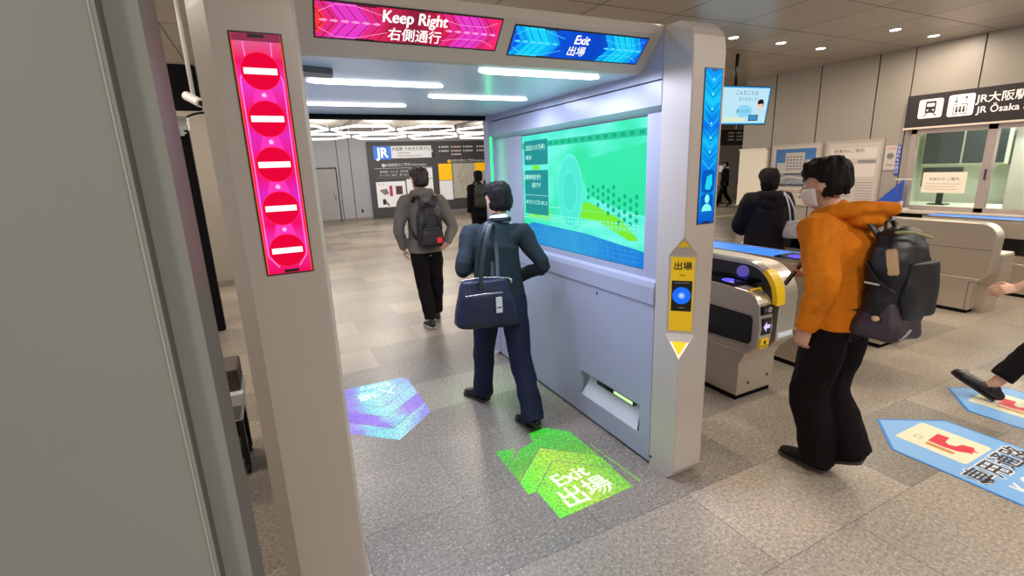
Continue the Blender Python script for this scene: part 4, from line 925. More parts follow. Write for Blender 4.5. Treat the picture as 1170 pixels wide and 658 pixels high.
p.rect(1.08, .06, 1.27, .15, KK); SKN = glow('display_skin', '#f2cbb0', 1.); p.disc(1.28, .28, .055, SKN, 20); p.up(); p.rect(1.1, .075, 1.25, .14, glow('display_blue_ink', '#3f8fc4', 1.))
HR_ = glow('display_hair', '#2a1c1c', 1.); p.poly([(1.22, .30), (1.22, .35), (1.26, .375), (1.32, .37), (1.345, .33), (1.34, .27), (1.33, .27), (1.33, .31)], HR_); p.disc(1.26, .28, .006, HR_, 8); p.disc(1.295, .28, .006, HR_, 8)
p.build('display_picture', t)
b = MB(); b.cyl((6.62, 5.5, 2.83), (6.62, 5.5, CZ), .025, m=M_black, n=12); b.box(6.5, 6.74, 5.47, 5.53, 2.72, 2.84, M_black); obj('drop_pole', b, None, t)
# far overhead sign beyond the wall end
t = thing('overhead_sign', 'dark overhead sign seen below the hanging screen in the far passage', 'sign', (10.6, 8.5, CZ))
b = MB(); b.box(9.6, 11.6, 8.5, 8.56, 2.1, 2.46, M_signblack); b.box(10.4, 10.44, 8.51, 8.55, 2.46, CZ, M_black); obj('sign_box', b, None, t)
p = Pic((9.6, 8.497, 2.1), (1, 0, 0), (0, 0, 1), 2., .36)
for u in (.5, .78):
    for v in (.27, .19, .11): p.rect(u, v, u+.2, v+.03, LW)
p.rect(1.12, .04, 1.35, .32, LW); p.up(); p.rect(1.17, .1, 1.3, .26, PG); p.build('sign_print', t)
b = MB(); b.box(9.3, 26, 10.9, 11.0, 0, .004, mat('tactile_yellow', '#d8c060', .6)); tag(obj('tactile_strip', b), 'pale yellow guide line across the far passage floor', 'floor strip')
b = MB(); b.box(9.3, 26, 17.0, 17.1, 0, CZ, mat('bright_far_wall', '#b8b0a4', .5)); struct('wall_far', b)
t = thing('pillar_poster', 'white and pink standing poster between the two distant walkers', 'poster', (16.6, 14.3, 0))
b = MB(); b.box(16.55, 17.15, 14.3, 14.36, .75, 1.55, mat('poster_far_pink', '#d8b0a8', .5), .01); b.box(16.6, 17.1, 14.28, 14.3, 1.3, 1.55, PW); obj('panel', b, None, t)
b = MB(); b.box(16.82, 16.88, 14.31, 14.35, .03, .75, M_black); b.box(16.6, 17.1, 14.2, 14.45, 0, .03, M_black); obj('stand', b, None, t)
# ================================================================== people
SKIN = mat('skin', '#c99a80', .5, nz=.04, nscale=20); HAIR = mat('dark_hair', '#100b0a', .7, nz=.4, nscale=60, bump=.25, bscale=120, stretch=(1, 1, .15), spec=.2)
def hand(mb, wrist, dirv, palm, side, s=1., curl=.5, grip=False):
    """dirv: along the hand, palm: way the palm faces, side: towards the thumb"""
    w = V(wrist); d = V(dirv).normalized(); pn = V(palm); pn = (pn-d*pn.dot(d)).normalized(); sd = pn.cross(d); sd = sd if sd.dot(V(side)) > 0 else -sd
    k = w+d*.085*s
    mb.tube([w-d*.02, w+d*.03*s, k], [(.024*s, .018*s), (.038*s, .016*s), (.041*s, .014*s)], side=sd, n=12)
    for off, ln in ((.030, .072), (.010, .082), (-.010, .076), (-.029, .060)):
        p = k+sd*off*s-d*.012; pts = [p]; a = curl*.5; 
        for q, f in enumerate((.45, .32, .25)):
            dd = d*math.cos(a)+pn*math.sin(a)+sd*off*1.5*(1 if not grip else 0); p = p+dd*ln*f*s; pts.append(p); a += curl*.8
        mb.tube(pts, [.0088*s, .0085*s, .008*s, .0072*s], n=8, sub=1)
    b0 = w+d*.025*s+sd*.028*s; pts = [b0, b0+(d*.55+sd*.75+pn*.25)*.036*s, b0+(d*.75+sd*.5+pn*.5)*.066*s, b0+(d*.95+sd*.22+pn*.6)*.09*s]
    mb.tube(pts, [.012*s, .0105*s, .009*s, .0075*s], n=8, sub=1)
HEADR = [(-.01, .040, .042, .012), (.012, .045, .052, .022), (.035, .055, .068, .018), (.065, .063, .080, .010), (.10, .070, .089, .003), (.135, .075, .095, -.002), (.17, .075, .095, -.005), (.20, .066, .084, -.006), (.222, .046, .060, -.007), (.236, .020, .028, -.007)]
def head_rings(Mh, grow=0., gz=1., rows=HEADR, n=24):
    R = []
    for z, rx, ry, oy in rows: R.append([Mh @ V(((rx+grow)*math.cos(2*PI*k/n), oy+(ry+grow)*math.sin(2*PI*k/n), z*gz)) for k in range(n)])
    return R
class Person:
    def __init__(s, label, loc, heading, J, H=1.72, yaw=0., nod=0., vox=.0065, group=None):
        s.t = thing('person', label, 'person', loc, math.radians(heading), group); s.J = {k: V(v) for k, v in J.items()}; s.H = H; s.vox = vox; J = s.J; s.k = H/1.72
        top = J['head']; s.Mh = Matrix.Translation(top) @ Matrix.Rotation(math.radians(yaw), 4, 'Z') @ Matrix.Rotation(math.radians(nod), 4, 'X') @ Matrix.Scale(s.k, 4)
        s.yawv = s.Mh.to_3x3()
    def add(s, name, mb, m, parent=None, **k):
        o = obj(name, mb, m, parent or s.t, local=True, **k); return o
    def body(s, hands=('L', 'R'), hk={}, sk=SKIN):
        J = s.J; k = s.k; mb = MB(); mb.mats = [sk]
        mb.rings(head_rings(s.Mh), None)
        mb.tube([J['neck']-V((0, 0, .03)), (J['neck']+J['head'])/2, s.Mh @ V((0, -.01, .03))], [(.062*k, .06*k), (.055*k, .056*k), (.052*k, .055*k)], side=(1, 0, 0), sub=1)
        H3 = s.Mh
        mb.tube([H3 @ V((0, .086, .125)), H3 @ V((0, .103, .10)), H3 @ V((0, .108, .086))], [.010, .013, .015], n=8, sub=1)       # nose
        for q in (-1, 1):
            mb.ell(H3 @ V((q*.074, -.008, .105)), (.010, .021, .032), rot=H3.to_3x3().normalized())                                # ears
            mb.tube([H3 @ V((q*.012, .088, .138)), H3 @ V((q*.05, .070, .138))], [.008], n=6, sub=1)
        mb.tube([H3 @ V((-.022, .082, .052)), H3 @ V((0, .090, .052)), H3 @ V((.022, .082, .052))], [.008, .010, .008], n=8, sub=1)
        P = J['pelvis']; Cc = J['chest']; N_ = J['neck']
        mb.tube([P-V((0, 0, .06)), P+(Cc-P)*.45, Cc, N_-V((0, 0, .05))], [(.145*k, .10*k), (.125*k, .09*k), (.15*k, .10*k), (.11*k, .07*k)], side=(1, 0, 0), n=20)
        for q in 'LR':
            S, E_, W_ = J['sh'+q], J['el'+q], J['wr'+q]
            mb.tube([Cc+(S-Cc)*.7, S, S+(E_-S)*.5, E_, E_+(W_-E_)*.4, W_], [.05*k, .052*k, .043*k, .036*k, .035*k, .025*k], sub=2)
            Hp, K, A, T_ = J['hip'+q], J['kn'+q], J['an'+q], J['to'+q]
            mb.tube([Hp, Hp+(K-Hp)*.4, K, K+(A-K)*.35, A], [.082*k, .075*k, .055*k, .052*k, .036*k], sub=2)
            mb.tube([A, A+(T_-A)*.4+V((0, 0, -.022)), A+(T_-A)*.8], [.034*k, .024*k, .018*k], sub=2)
            if q in hands:
                h = hk.get(q, {}); d = h.get('d', (W_-E_)); hand(mb, W_, d, h.get('palm', (1 if q == 'L' else -1, 0, 0)), h.get('side', (0, 1, 0)), k, h.get('curl', .55))
        b = settle(mb, s.vox*.8, 1, .35); b.mats = [sk]; s.bodyo = s.add('body', b, sk)
        EW = mat('eye_white', '#e9e4df', .3); EP = mat('eye_dark', '#1c1210', .2)
        for q in (-1, 1):
            e = MB(); e.ell(H3 @ V((q*.031, .078, .118)), (.012, .008, .0065), EW, rot=H3.to_3x3().normalized(), seg=12, rg=8); e.ell(H3 @ V((q*.031, .0845, .118)), (.0055, .003, .0055), EP, rot=H3.to_3x3().normalized(), seg=10, rg=6); s.add('eye', e, EW)
            e = MB(); e.tube([H3 @ V((q*.016, .094, .141)), H3 @ V((q*.034, .090, .146)), H3 @ V((q*.054, .072, .140))], [(.003, .004)], n=6, m=HAIR, sub=1); s.add('eyebrow', e, HAIR)
        e = MB(); e.tube([H3 @ V((-.022, .0905, .051)), H3 @ V((0, .0995, .052)), H3 @ V((.022, .0905, .051))], [(.003, .004), (.003, .006), (.003, .004)], n=6, m=mat('lips', '#a8655a', .5), sub=1); s.add('mouth', e, None)
    def hair(s, low=.045, puff=.014, fringe=.15, seed=0., m=HAIR, long=0.):
        mb = MB(); M_ = s.Mh; n = 28; R = []
        rows = [(.236+puff*.9, .012, .016, -.01), (.23+puff*.8, .045, .055, -.01), (.21+puff*.4, .070, .088, -.008), (.175, .081, .103, -.008), (.14, .081, .102, -.010), (max(.105, low+.03), .079, .100, -.013), (max(.07, low+.012), .072, .092, -.018), (low, .060, .074, -.026)]
        if long: rows += [(-.03, .07, .075, -.035), (-long, .075, .06, -.05)]
        for z, rx, ry, oy in rows:
            ring = []
            for k in range(n):
                a = 2*PI*k/n; fr = math.sin(a)    # +1 = front
                g = puff*.8; x = (rx+g)*math.cos(a); y = oy+(ry+g)*fr
                if z < fringe and fr > -.15:      # pull the mass off the face
                    lim = .0 if z > .12 else -.032
                    y = min(y, lim+.012*(1-abs(math.cos(a)))); 
                ring.append(M_ @ V((x, y, z)))
            R.append(ring)
        mb.rings(R[::-1], None)
        # fringe locks and nape tufts
        rnd = random.Random(int(seed*10)+3)
        for k in range(9):
            u = -.06+k*.015; mb.tube([M_ @ V((u*.8, .075, .225)), M_ @ V((u, .100-abs(u)*.5, .19)), M_ @ V((u*1.05+rnd.uniform(-.006, .006), .100-abs(u)*.65, .155-rnd.uniform(0, .012)))], [.012, .011, .005], n=7, sub=1)
        for k in range(11):
            a = PI+PI*k/10; x = .070*math.cos(a); y = -.02+.078*math.sin(a); mb.tube([M_ @ V((x, y, .09)), M_ @ V((x*.93, y*.93, .055)), M_ @ V((x*.86, y*.9, low-.004-rnd.uniform(0, .012)))], [.017, .014, .006], n=7, sub=1)
        b = settle(mb, s.vox*.75, 1, .6, disp=.009, dscale=(45, 45, 14), seed=seed); b.mats = [m]; return s.add('hair', b, m)
    def top(s, name, m, hem=.80, g=.03, flare=0., sleeve=1., cuff=.045, collar=None, hood=None, seed=0., arm=1., disp=.011):
        J = s.J; k = s.k; mb = MB(); P, Cc, N_ = J['pelvis'], J['chest'], J['neck']
        base = V((P.x, P.y, hem)); 
        mb.tube([base, V((P.x, P.y, hem+.10)), P+(Cc-P)*.35, P+(Cc-P)*.7, Cc+V((0, 0, .02)), (Cc*.4+N_*.6)+V((0, 0, -.01)), N_+V((0, 0, -.005))],
                [((.180+flare)*k+g*.4, (.135+flare)*k+g*.4), ((.178+flare*.6)*k+g*.4, (.130+flare*.6)*k+g*.4), (.148*k+g, .110*k+g), (.150*k+g, .108*k+g), (.160*k+g, .112*k+g), (.135*k+g*.8, .085*k+g*.6), (.062*k+g*.3, .062*k+g*.3)], side=(1, 0, 0), n=28, caps='end')
        for q in 'LR':
            S, E_, W_ = J['sh'+q], J['el'+q], J['wr'+q]; W2 = E_+(W_-E_)*sleeve
            mb.tube([Cc+(S-Cc)*.55+V((0, 0, .02)), S, S+(E_-S)*.5, E_, E_+(W2-E_)*.5, W2], [.062*k*arm+g*.6, .062*k*arm+g*.6, .052*k*arm+g*.5, .047*k*arm+g*.4, .043*k*arm+g*.35, cuff], sub=3, caps='start')
        if hood:
            hb = N_+V((0, -.085, -.01)); mb.tube([N_+V((-.085, .03, .0)), N_+V((-.10, -.05, .01)), hb+V((-.05, -.03, hood*.3)), hb+V((0, -.045, hood*.3)), hb+V((.05, -.03, hood*.3)), N_+V((.10, -.05, .01)), N_+V((.085, .03, .0))], [(.032, .035), (.038, .045), (.045, .055), (.05, .06), (.045, .055), (.038, .045), (.032, .035)], sub=2)
            mb.ell(hb+V((0, -.035, -.065)), (.105, .05, .085))
        b = settle(mb, s.vox, 2, .5, disp=disp, dscale=(9, 9, 5), seed=seed); b.mats = [m]; return s.add(name, b, m)
    def trousers(s, m, waist=.0, g=.018, hemr=.062, hemup=.0, seed=0., knee=.0):
        J = s.J; k = s.k; mb = MB(); P = J['pelvis']
        mb.tube([P+V((0, 0, -.04)), P+V((0, 0, .06)), P+V((0, 0, .13+waist))], [(.145*k+g*.4, .108*k+g*.4), (.140*k+g*.3, .10*k+g*.3), (.125*k+g*.3, .088*k+g*.3)], side=(1, 0, 0), n=22)
        for q in 'LR':
            Hp, K, A = J['hip'+q], J['kn'+q], J['an'+q]; A2 = A+(K-A).normalized()*hemup
            mb.tube([Hp+V((0, 0, .02)), Hp+(K-Hp)*.4, K, K+(A-K)*.5, A2+V((0, 0, .0))], [(.078*k+g*.5, .095*k+g*.5), .078*k+g, .064*k+g+knee, .058*k+g+knee, hemr], side=(1, 0, 0), sub=3, caps='start')
        b = settle(mb, s.vox, 2, .5, disp=.012, dscale=(10, 10, 6), seed=seed+5); b.mats = [m]; return s.add('trousers', b, m)
    def shoes(s, m, sole='#d8d4cc', w=.048, high=.05, z0=None):
        MS = mat('sole_'+sole[1:], sole, .5)
        for q in 'LR':
            A, T_ = s.J['an'+q], s.J['to'+q]; d = (T_-A); d.z = T_.z-(A.z-.06*s.k); d.normalize(); heel = A-V((0, 0, .048*s.k))-d*.045; tip = T_+d*.02
            upn = V((0, 0, 1)); upn = (upn-d*upn.dot(d)).normalized(); sd = d.cross(upn)
            mb = MB(); mb.tube([heel+upn*.012, heel+d*.05+upn*.016, heel+(tip-heel)*.5+upn*.006, tip-d*.05+upn*.0, tip-d*.01-upn*.004], [(w*.72, .036), (w*.78, .044), (w*.88, .036), (w*.95, .027), (w*.65, .018)], side=sd, n=14)
            mb.tube([A-d*.01+V((0, 0, -.01)), A-d*.01+V((0, 0, -.04))], [(.040, .048), (.040, .05)], side=sd, n=12)
            b = settle(mb, .0055, 2, .6); b.mats = [m]; so = s.add('shoe', b, m)
            pts = []
            for u, ww in ((0, .55), (.06, .8), (.25, .86), (.5, .82), (.72, 1.), (.9, .9), (1., .5)): pts.append((heel+(tip+d*.008-heel-(-d*.01))*u-d*.008, w*ww))
            L_ = [p-sd*a for p, a in pts]; Rr = [p+sd*a for p, a in pts][::-1]; o_ = -upn*.034
            mb = MB(); mb.mats = [MS]; mb.rings([[p+o_ for p in L_+Rr], [p+o_+upn*.018 for p in L_+Rr]], MS, smooth=False); s.add('sole', mb, MS, parent=so)
def joints(H, lean=0., hipw=.085, shw=.165, **ov):
    k = H/1.72
    J = dict(pelvis=(0, 0, .93*k), chest=(0, lean*.6, 1.28*k), neck=(0, lean, 1.455*k), head=(0, lean+.02, 1.484*k),
             shL=(-shw*k, lean*.8, 1.395*k), shR=(shw*k, lean*.8, 1.395*k), elL=(-.21*k, -.02, 1.12*k), elR=(.21*k, -.02, 1.12*k), wrL=(-.22*k, .06, .88*k), wrR=(.22*k, .06, .88*k),
             hipL=(-hipw*k, 0, .90*k), hipR=(hipw*k, 0, .90*k), knL=(-.09*k, .03, .49*k), knR=(.09*k, .03, .49*k), anL=(-.09*k, 0, .09), anR=(.09*k, 0, .09), toL=(-.10*k, .17, .035), toR=(.10*k, .17, .035))
    J.update(ov); return J

# ---- man in the suit (walking away through the gate)
J = joints(1.66, lean=.0, pelvis=(0, 0, .90), chest=(-.02, .03, 1.22), neck=(.03, .04, 1.41), head=(.045, .06, 1.435), shL=(-.165, .07, 1.33), shR=(.185, .0, 1.315),
           elL=(-.275, -.02, 1.12), elR=(.30, -.08, 1.08), wrL=(-.17, .17, 1.08), wrR=(.22, .14, .98),
           hipL=(-.085, .02, .87), hipR=(.085, -.02, .87), knL=(-.075, .16, .47), knR=(.085, -.10, .47), anL=(-.07, .25, .10), anR=(.06, -.31, .10), toL=(-.13, .42, .04), toR=(.05, -.14, .035))
A = Person('man in dark suit walking away through the gate, past the green floor arrow', (1.355, 2.95, 0), 0, J, 1.66, yaw=12, nod=-6)
SUIT = mat('navy_suit_cloth', '#242c32', .75, nz=.12, nscale=150, bump=.05, bscale=400); SUITT = mat('navy_suit_trousers', '#1e2338', .75, nz=.1, nscale=150, bump=.05, bscale=400)
A.body(hk={'L': dict(d=(.6, .8, -.1), palm=(0, 0, -1), curl=.8), 'R': dict(d=(-.5, .8, .1), palm=(-1, 0, 0), curl=.9)}); A.hair(low=.05, puff=.008, seed=1.)
A.top('suit_jacket', SUIT, hem=.715, g=.024, flare=.016, cuff=.047, seed=3., disp=.009); A.trousers(SUITT, hemr=.078, hemup=-.035, seed=2., g=.018); A.shoes(mat('black_leather', '#0b0b0c', .25), '#141416')
b = MB(); N_ = A.J['neck']; R = []
for r, z, oy in ((.066, -.02, 0), (.060, .035, .0), (.056, .036, .0), (.056, -.02, 0)): R.append([N_+V((r*math.cos(2*PI*k/24), oy+r*math.sin(2*PI*k/24), z+.012*math.sin(2*PI*k/24)*-1)) for k in range(24)])
b.rings(R, mat('white_shirt', '#dfe6ea', .6), cap=False); A.add('shirt_collar', b, None)
b = MB(); b.tube([N_+V((-.05, .06, -.03)), N_+V((-.078, 0, .0)), N_+V((-.05, -.066, .012)), N_+V((0, -.088, .012)), N_+V((.05, -.066, .012)), N_+V((.078, 0, 0)), N_+V((.05, .06, -.03))], [(.009, .017)], n=8); b = settle(b, .005, 1, .7); b.mats = [SUIT]; A.add('jacket_collar', b, SUIT)

# tote bag on his left arm
def soft_box(c, w, d, h, taper=1., vox=.007, disp=.01, seed=0, bulge=.12):
    R = []; c = V(c)
    for v, s_ in ((0, .9), (.06, 1), (.3, 1.02), (.6, .98), (.9, .93), (1, .85)):
        t_ = (1-v)+taper*v; ring = []
        for k in range(28):
            a = 2*PI*k/28; ca, sa = math.cos(a), math.sin(a); e = .45
            ring.append(c+V((w/2*t_*s_*math.copysign(abs(ca)**e, ca), d/2*s_*(t_ if v < .8 else t_*.8)*math.copysign(abs(sa)**e, sa), h*v)))
        R.append(ring)
    mb = MB(); mb.rings(R); return settle(mb, vox, 2, .5, disp=disp, dscale=(7, 7, 7), seed=seed)
t = thing('tote_bag', 'navy nylon tote bag with white label hanging on the suited man\'s left side', 'bag', (1.13, 2.70, .80), math.radians(-8))
NV = mat('navy_nylon', '#101c38', .42, nz=.1, nscale=30, bump=.05, bscale=90)
b = soft_box((0, 0, 0), .40, .15, .285, .80, seed=4, disp=.008); b.mats = [NV]; bag = obj('bag_body', b, NV, t, local=True)
b = soft_box((-.03, -.068, .02), .26, .04, .19, .9, seed=5, disp=.005); b.mats = [NV]; obj('front_pocket', b, NV, t, local=True)
b = MB(); b.tube([(-.14, -.093, .215), (-.03, -.1, .222), (.09, -.093, .215)], [.003], n=6, m=M_steelrim); obj('pocket_zip', b, None, t, local=True)
b = MB(); b.box(.045, .085, -.098, -.093, .09, .19, mat('label_white', '#c4ccd4', .6), .001); b.box(.05, .08, -.0985, -.098, .12, .128, SKIN if False else TX); obj('white_label', b, None, t, local=True)
b = MB(); b.tube([(-.16, 0, .29), (0, 0, .30), (.16, 0, .28), (.175, -.01, .265)], [.004], n=6, m=M_steelrim); b.ell((.175, -.01, .262), (.008, .006, .016), M_steelrim); obj('top_zip', b, None, t, local=True)
for sy in (-.06, .05):
    b = MB(); b.tube([(-.04, sy, .24), (-.02, sy-.01 if sy < 0 else sy, .42), (.03, -.02+sy*.6, .60), (.085, .10+sy, .625), (.12, .16+sy*.5, .55), (.12, .15+sy, .40), (.09, sy+.06, .24)], [(.014, .0045)], n=8, m=mat('strap_dark_green', '#26343a', .5), side=(1, 0, 0)); obj('shoulder_strap', b, None, t, local=True)

# ---- man in the grey hoodie
J = joints(1.80, lean=.0, pelvis=(.0, 0, .96), chest=(.01, .01, 1.33), neck=(.0, .02, 1.52), head=(.0, .04, 1.55), shL=(-.185, .0, 1.44), shR=(.185, 0, 1.43), elL=(-.29, -.03, 1.17), elR=(.315, -.05, 1.14), wrL=(-.235, .04, .93), wrR=(.215, -.135, .955),
           hipL=(-.09, 0, .93), hipR=(.09, 0, .93), knL=(-.06, -.01, .50), knR=(.11, .06, .50), anL=(-.04, -.14, .10), anR=(.11, .12, .10), toL=(-.05, .04, .035), toR=(.12, .30, .04))
B = Person('man in grey hoodie and black trousers walking away left of the suited man', (1.52, 5.28, 0), 0, J, 1.78, yaw=18, nod=-2, vox=.008)
HOOD = mat('grey_hoodie_cloth', '#736c64', .85, nz=.08, nscale=60); BLK = mat('black_trousers', '#140f10', .8, nz=.2, nscale=40)
B.body(hk={'L': dict(d=(.1, .2, -1), palm=(1, 0, 0)), 'R': dict(d=(-.9, .0, -.35), palm=(0, 1, 0), curl=.6, side=(0, 0, 1))}); B.hair(low=.05, puff=.014, seed=2., m=mat('brown_black_hair', '#2a1d1b', .5, nz=.4, nscale=60, bump=.2, bscale=120, stretch=(1, 1, .15)))
B.top('hoodie', HOOD, hem=.88, g=.03, cuff=.042, hood=.05, seed=7., arm=1.1); B.trousers(BLK, hemr=.07, hemup=.02, seed=4.); B.shoes(mat('dark_trainers', '#1d1b1d', .5), '#b9b5b0')
def backpack(name, label, loc, heading, w, d, h, m, tagc=None, straps=None, seed=0, pocket=True, big=False, parts=None):
    t = thing(name, label, 'backpack', loc, math.radians(heading))
    R = []
    for v, a, o_ in ((0, .80, 0), (.06, .97, 0), (.3, 1.0, 0), (.6, .95, .0), (.82, .84, .01), (.94, .66, .02), (1, .4, .03)):
        ring = []
        for k in range(28):
            an = 2*PI*k/28; ca, sa = math.cos(an), math.sin(an); e = .6
            ring.append(V((w/2*a*math.copysign(abs(ca)**e, ca), o_+d/2*(a if v > .7 else 1)*math.copysign(abs(sa)**e, sa), h*v)))
        R.append(ring)
    mb = MB(); mb.rings(R); b = settle(mb, .008, 2, .5, disp=.012, dscale=(8, 8, 8), seed=seed); b.mats = [m]; obj('pack_body', b, m, t, local=True)
    if pocket:
        b = soft_box((0, -d/2-.005, .03), w*.82, .07, h*.42, .92, seed=seed+2, disp=.006); b.mats = [m]; pk = obj('front_pocket', b, m, t, local=True)
        b = MB(); b.tube([(-w*.36, -d/2-.03, h*.44), (0, -d/2-.043, h*.455), (w*.36, -d/2-.03, h*.44)], [.004], n=6, m=M_black); obj('pocket_zip', b, None, pk, local=True)
    b = MB(); b.tube([(-.03, d/2-.02, h*.95), (-.025, d/2-.015, h*1.05), (.025, d/2-.015, h*1.05), (.03, d/2-.02, h*.95)], [.007], n=8, m=m); obj('grab_loop', b, None, t, local=True)
    for q in (-1, 1):
        if straps:
            b = MB(); b.tube([(q*x, y, z) for x, y, z in straps], [(.024, .008)], n=8, m=m, side=(1, 0, 0)); obj('shoulder_strap', b, None, t, local=True)
    return t
CH = mat('charcoal_nylon', '#241d20', .5, nz=.1, nscale=40)
t = backpack('backpack', 'dark charcoal backpack with small red tag on the man in the grey hoodie', (1.52, 5.055, .955), 0, .29, .13, .44, CH, seed=1,
             straps=[(.09, .05, .08), (.135, .13, .10), (.15, .2, .3), (.135, .17, .44), (.11, .085, .545), (.08, .03, .50), (.06, .02, .40)])
b = MB(); b.box(.035, .095, -.118, -.108, .05, .11, mat('red_tag', '#d8232c', .5, emit='#d8232c', es=.15), .003); obj('red_tag', b, None, t, local=True)
for q in (-1, 1): b = MB(); b.tube([(q*.03, -.06, .42), (q*.06, -.09, .30), (q*.105, -.075, .20)], [(.009, .004)], n=6, m=M_black, side=(1, 0, 0)); obj('compression_strap', b, None, t, local=True)

# ---- person in black near the map board
J = joints(1.72, knR=(.09, .1, .49), anR=(.09, .15, .1), toR=(.1, .32, .04), knL=(-.09, -.02, .49), anL=(-.09, -.16, .12), toL=(-.09, .0, .035))
P3 = Person('person in black clothes with a dark green backpack, partly behind the green light strip', (3.97, 9.5, 0), -12, J, 1.74, vox=.010)
BK = mat('black_coat', '#0f0e10', .85); P3.body(); P3.hair(seed=3.); P3.top('jacket', BK, hem=.78, g=.03, seed=1.); P3.trousers(BK, seed=1.); P3.shoes(M_black, '#333333')
backpack('backpack', 'dark green backpack worn by the person in black near the map', (3.94, 9.30, 1.0), -12, .30, .15, .46, mat('dark_green_nylon', '#20271f', .6), seed=3, straps=[(.09, .06, .08), (.14, .15, .1), (.15, .22, .3), (.13, .17, .43), (.1, .09, .53), (.07, .03, .45)])

# ---- man in the orange hoodie
J = joints(1.76, lean=.06, pelvis=(.03, -.03, .94), chest=(.02, .0, 1.29), neck=(.0, .04, 1.475), head=(-.01, .085, 1.50), shL=(-.165, .03, 1.395), shR=(.175, .02, 1.40), elL=(-.225, -.06, 1.13), elR=(.235, -.02, 1.12), wrL=(-.19, .02, .90), wrR=(.15, .19, 1.10),
           hipL=(-.065, -.03, .90), hipR=(.105, -.04, .90), knL=(-.02, .05, .48), knR=(.12, .02, .49), anL=(.03, -.01, .095), anR=(.13, -.13, .165), toL=(.04, .18, .035), toR=(.10, .05, .045))
O_ = Person('man in orange hoodie and white mask holding a phone before the ticket machines', (2.58, 1.44, 0), 4, J, 1.72, yaw=8, nod=-8)
ORG = mat('orange_fleece', '#cf7516', .85, nz=.1, nscale=30, bump=.04, bscale=200)
O_.body(hk={'L': dict(d=(-.0, .25, -1), palm=(1, 0, 0), curl=.7), 'R': dict(d=(-.6, .8, .1), palm=(-.3, -.2, 1), curl=.9, side=(-1, .3, .3))}); O_.hair(low=.078, puff=.016, fringe=.15, seed=4.)
O_.top('hoodie', ORG, hem=.90, g=.042, cuff=.052, hood=.0, seed=9., arm=1.15, disp=.015); O_.trousers(mat('black_wide_trousers', '#120d0e', .85, nz=.2, nscale=30), hemr=.095, hemup=-.03, seed=6., g=.028, knee=.008); O_.shoes(mat('dark_brown_suede', '#241c18', .8), '#3a3430')
# hood hanging wide behind the neck
Nk = O_.J['neck']
b = MB(); b.tube([Nk+V((-.085, .05, -.02)), Nk+V((-.11, -.03, .0)), Nk+V((-.06, -.12, .02)), Nk+V((.05, -.21, .02)), Nk+V((.11, -.13, .015)), Nk+V((.11, -.03, .01)), Nk+V((.08, .06, -.02))], [(.025, .03), (.034, .04), (.04, .042), (.042, .034), (.04, .042), (.034, .04), (.025, .03)]); b.ell(Nk+V((.02, -.12, -.03)), (.10, .10, .05))
b = settle(b, .007, 2, .5, disp=.014, dscale=(12, 12, 12), seed=3); b.mats = [ORG]; O_.add('hood', b, ORG)
MK = mat('white_mask', '#ded6cf', .8); Mh = O_.Mh; R = []
for z, f in ((.006, .68), (.022, .84), (.055, .99), (.085, 1.0), (.1, .88)):
    R.append([Mh @ V((.068*math.sin(a)*(.72+.28*f), .0+(.106*math.cos(a)+.004)*f, z)) for a in [math.radians(-82+164*k/14) for k in range(15)]])
b = MB(); b.rings(R, MK, cap=False, close=False); mk = O_.add('face_mask', b, None); so = mk.modifiers.new('thick', 'SOLIDIFY'); so.thickness = .003; so.offset = 1
for q in (-1, 1): b = MB(); b.tube([Mh @ V((q*.066, .012, .09)), Mh @ V((q*.079, -.015, .125)), Mh @ V((q*.079, -.03, .1)), Mh @ V((q*.066, .01, .02))], [.0015], n=6, m=MK); O_.add('ear_loop', b, None, parent=mk)
# phone in the right hand
hp = V((2.58, 1.44, 0))+Matrix.Rotation(math.radians(4), 3, 'Z') @ V((.075, .262, 1.10))
t = thing('smartphone', 'dark phone held out in the hand of the man in orange', 'phone', hp, math.radians(41))
b = MB(); b.box(-.037, .037, -.075, .075, 0, .009, M_black, .003, rot=Matrix.Rotation(math.radians(-60), 3, 'X')); obj('phone_body', b, None, t, local=True)
b = MB(); b.box(-.033, .033, -.07, .07, .0092, .0098, M_darkglass, 0, rot=Matrix.Rotation(math.radians(-60), 3, 'X'), about=(0, 0, .0045)); obj('phone_screen', b, None, t, local=True)
t = backpack('backpack', 'big black backpack with gold patch and purple pouch on the man in orange', (2.63, 1.19, .955), -6, .31, .17, .46, mat('black_nylon', '#0e0d12', .45, nz=.2, nscale=25), seed=6, pocket=False,
             straps=[(.10, .07, .06), (.16, .15, .08), (.19, .27, .22), (.175, .31, .36), (.13, .24, .485), (.09, .13, .50), (.07, .07, .42)])
b = soft_box((-.05, -.01, -.05), .24, .22, .20, .8, seed=8, disp=.012); PU = mat('dull_purple_nylon', '#362830', .55, nz=.1, nscale=30); b.mats = [PU]; obj('lower_pouch', b, PU, t, local=True)
b = soft_box((.02, -.085, .05), .24, .06, .26, .9, seed=9, disp=.012); b.mats = [mat('black_nylon', '#0e0d12', .45)]; obj('front_pocket', b, mat('black_nylon', '#0e0d12'), t, local=True)
GP = mat('gold_patch', '#c9a878', .5)
b = MB(); b.box(-.153, -.140, -.08, -.03, .26, .38, GP, .006, rot=Matrix.Rotation(math.radians(-12), 3, 'X')); obj('gold_patch', b, None, t, local=True)
b = MB(); b.box(-.158, -.15, -.02, .05, .205, .213, M_white, .002); obj('reflective_tag', b, None, t, local=True)
b = MB(); b.tube([(-.155, .05, .31), (-.165, -.02, .23), (-.155, -.09, .19)], [(.010, .004)], n=6, m=M_black); obj('side_strap', b, None, t, local=True)
b = MB(); b.ell((-.165, -.03, .05), (.01, .018, .014), GP); obj('gold_toggle', b, None, t, local=True)
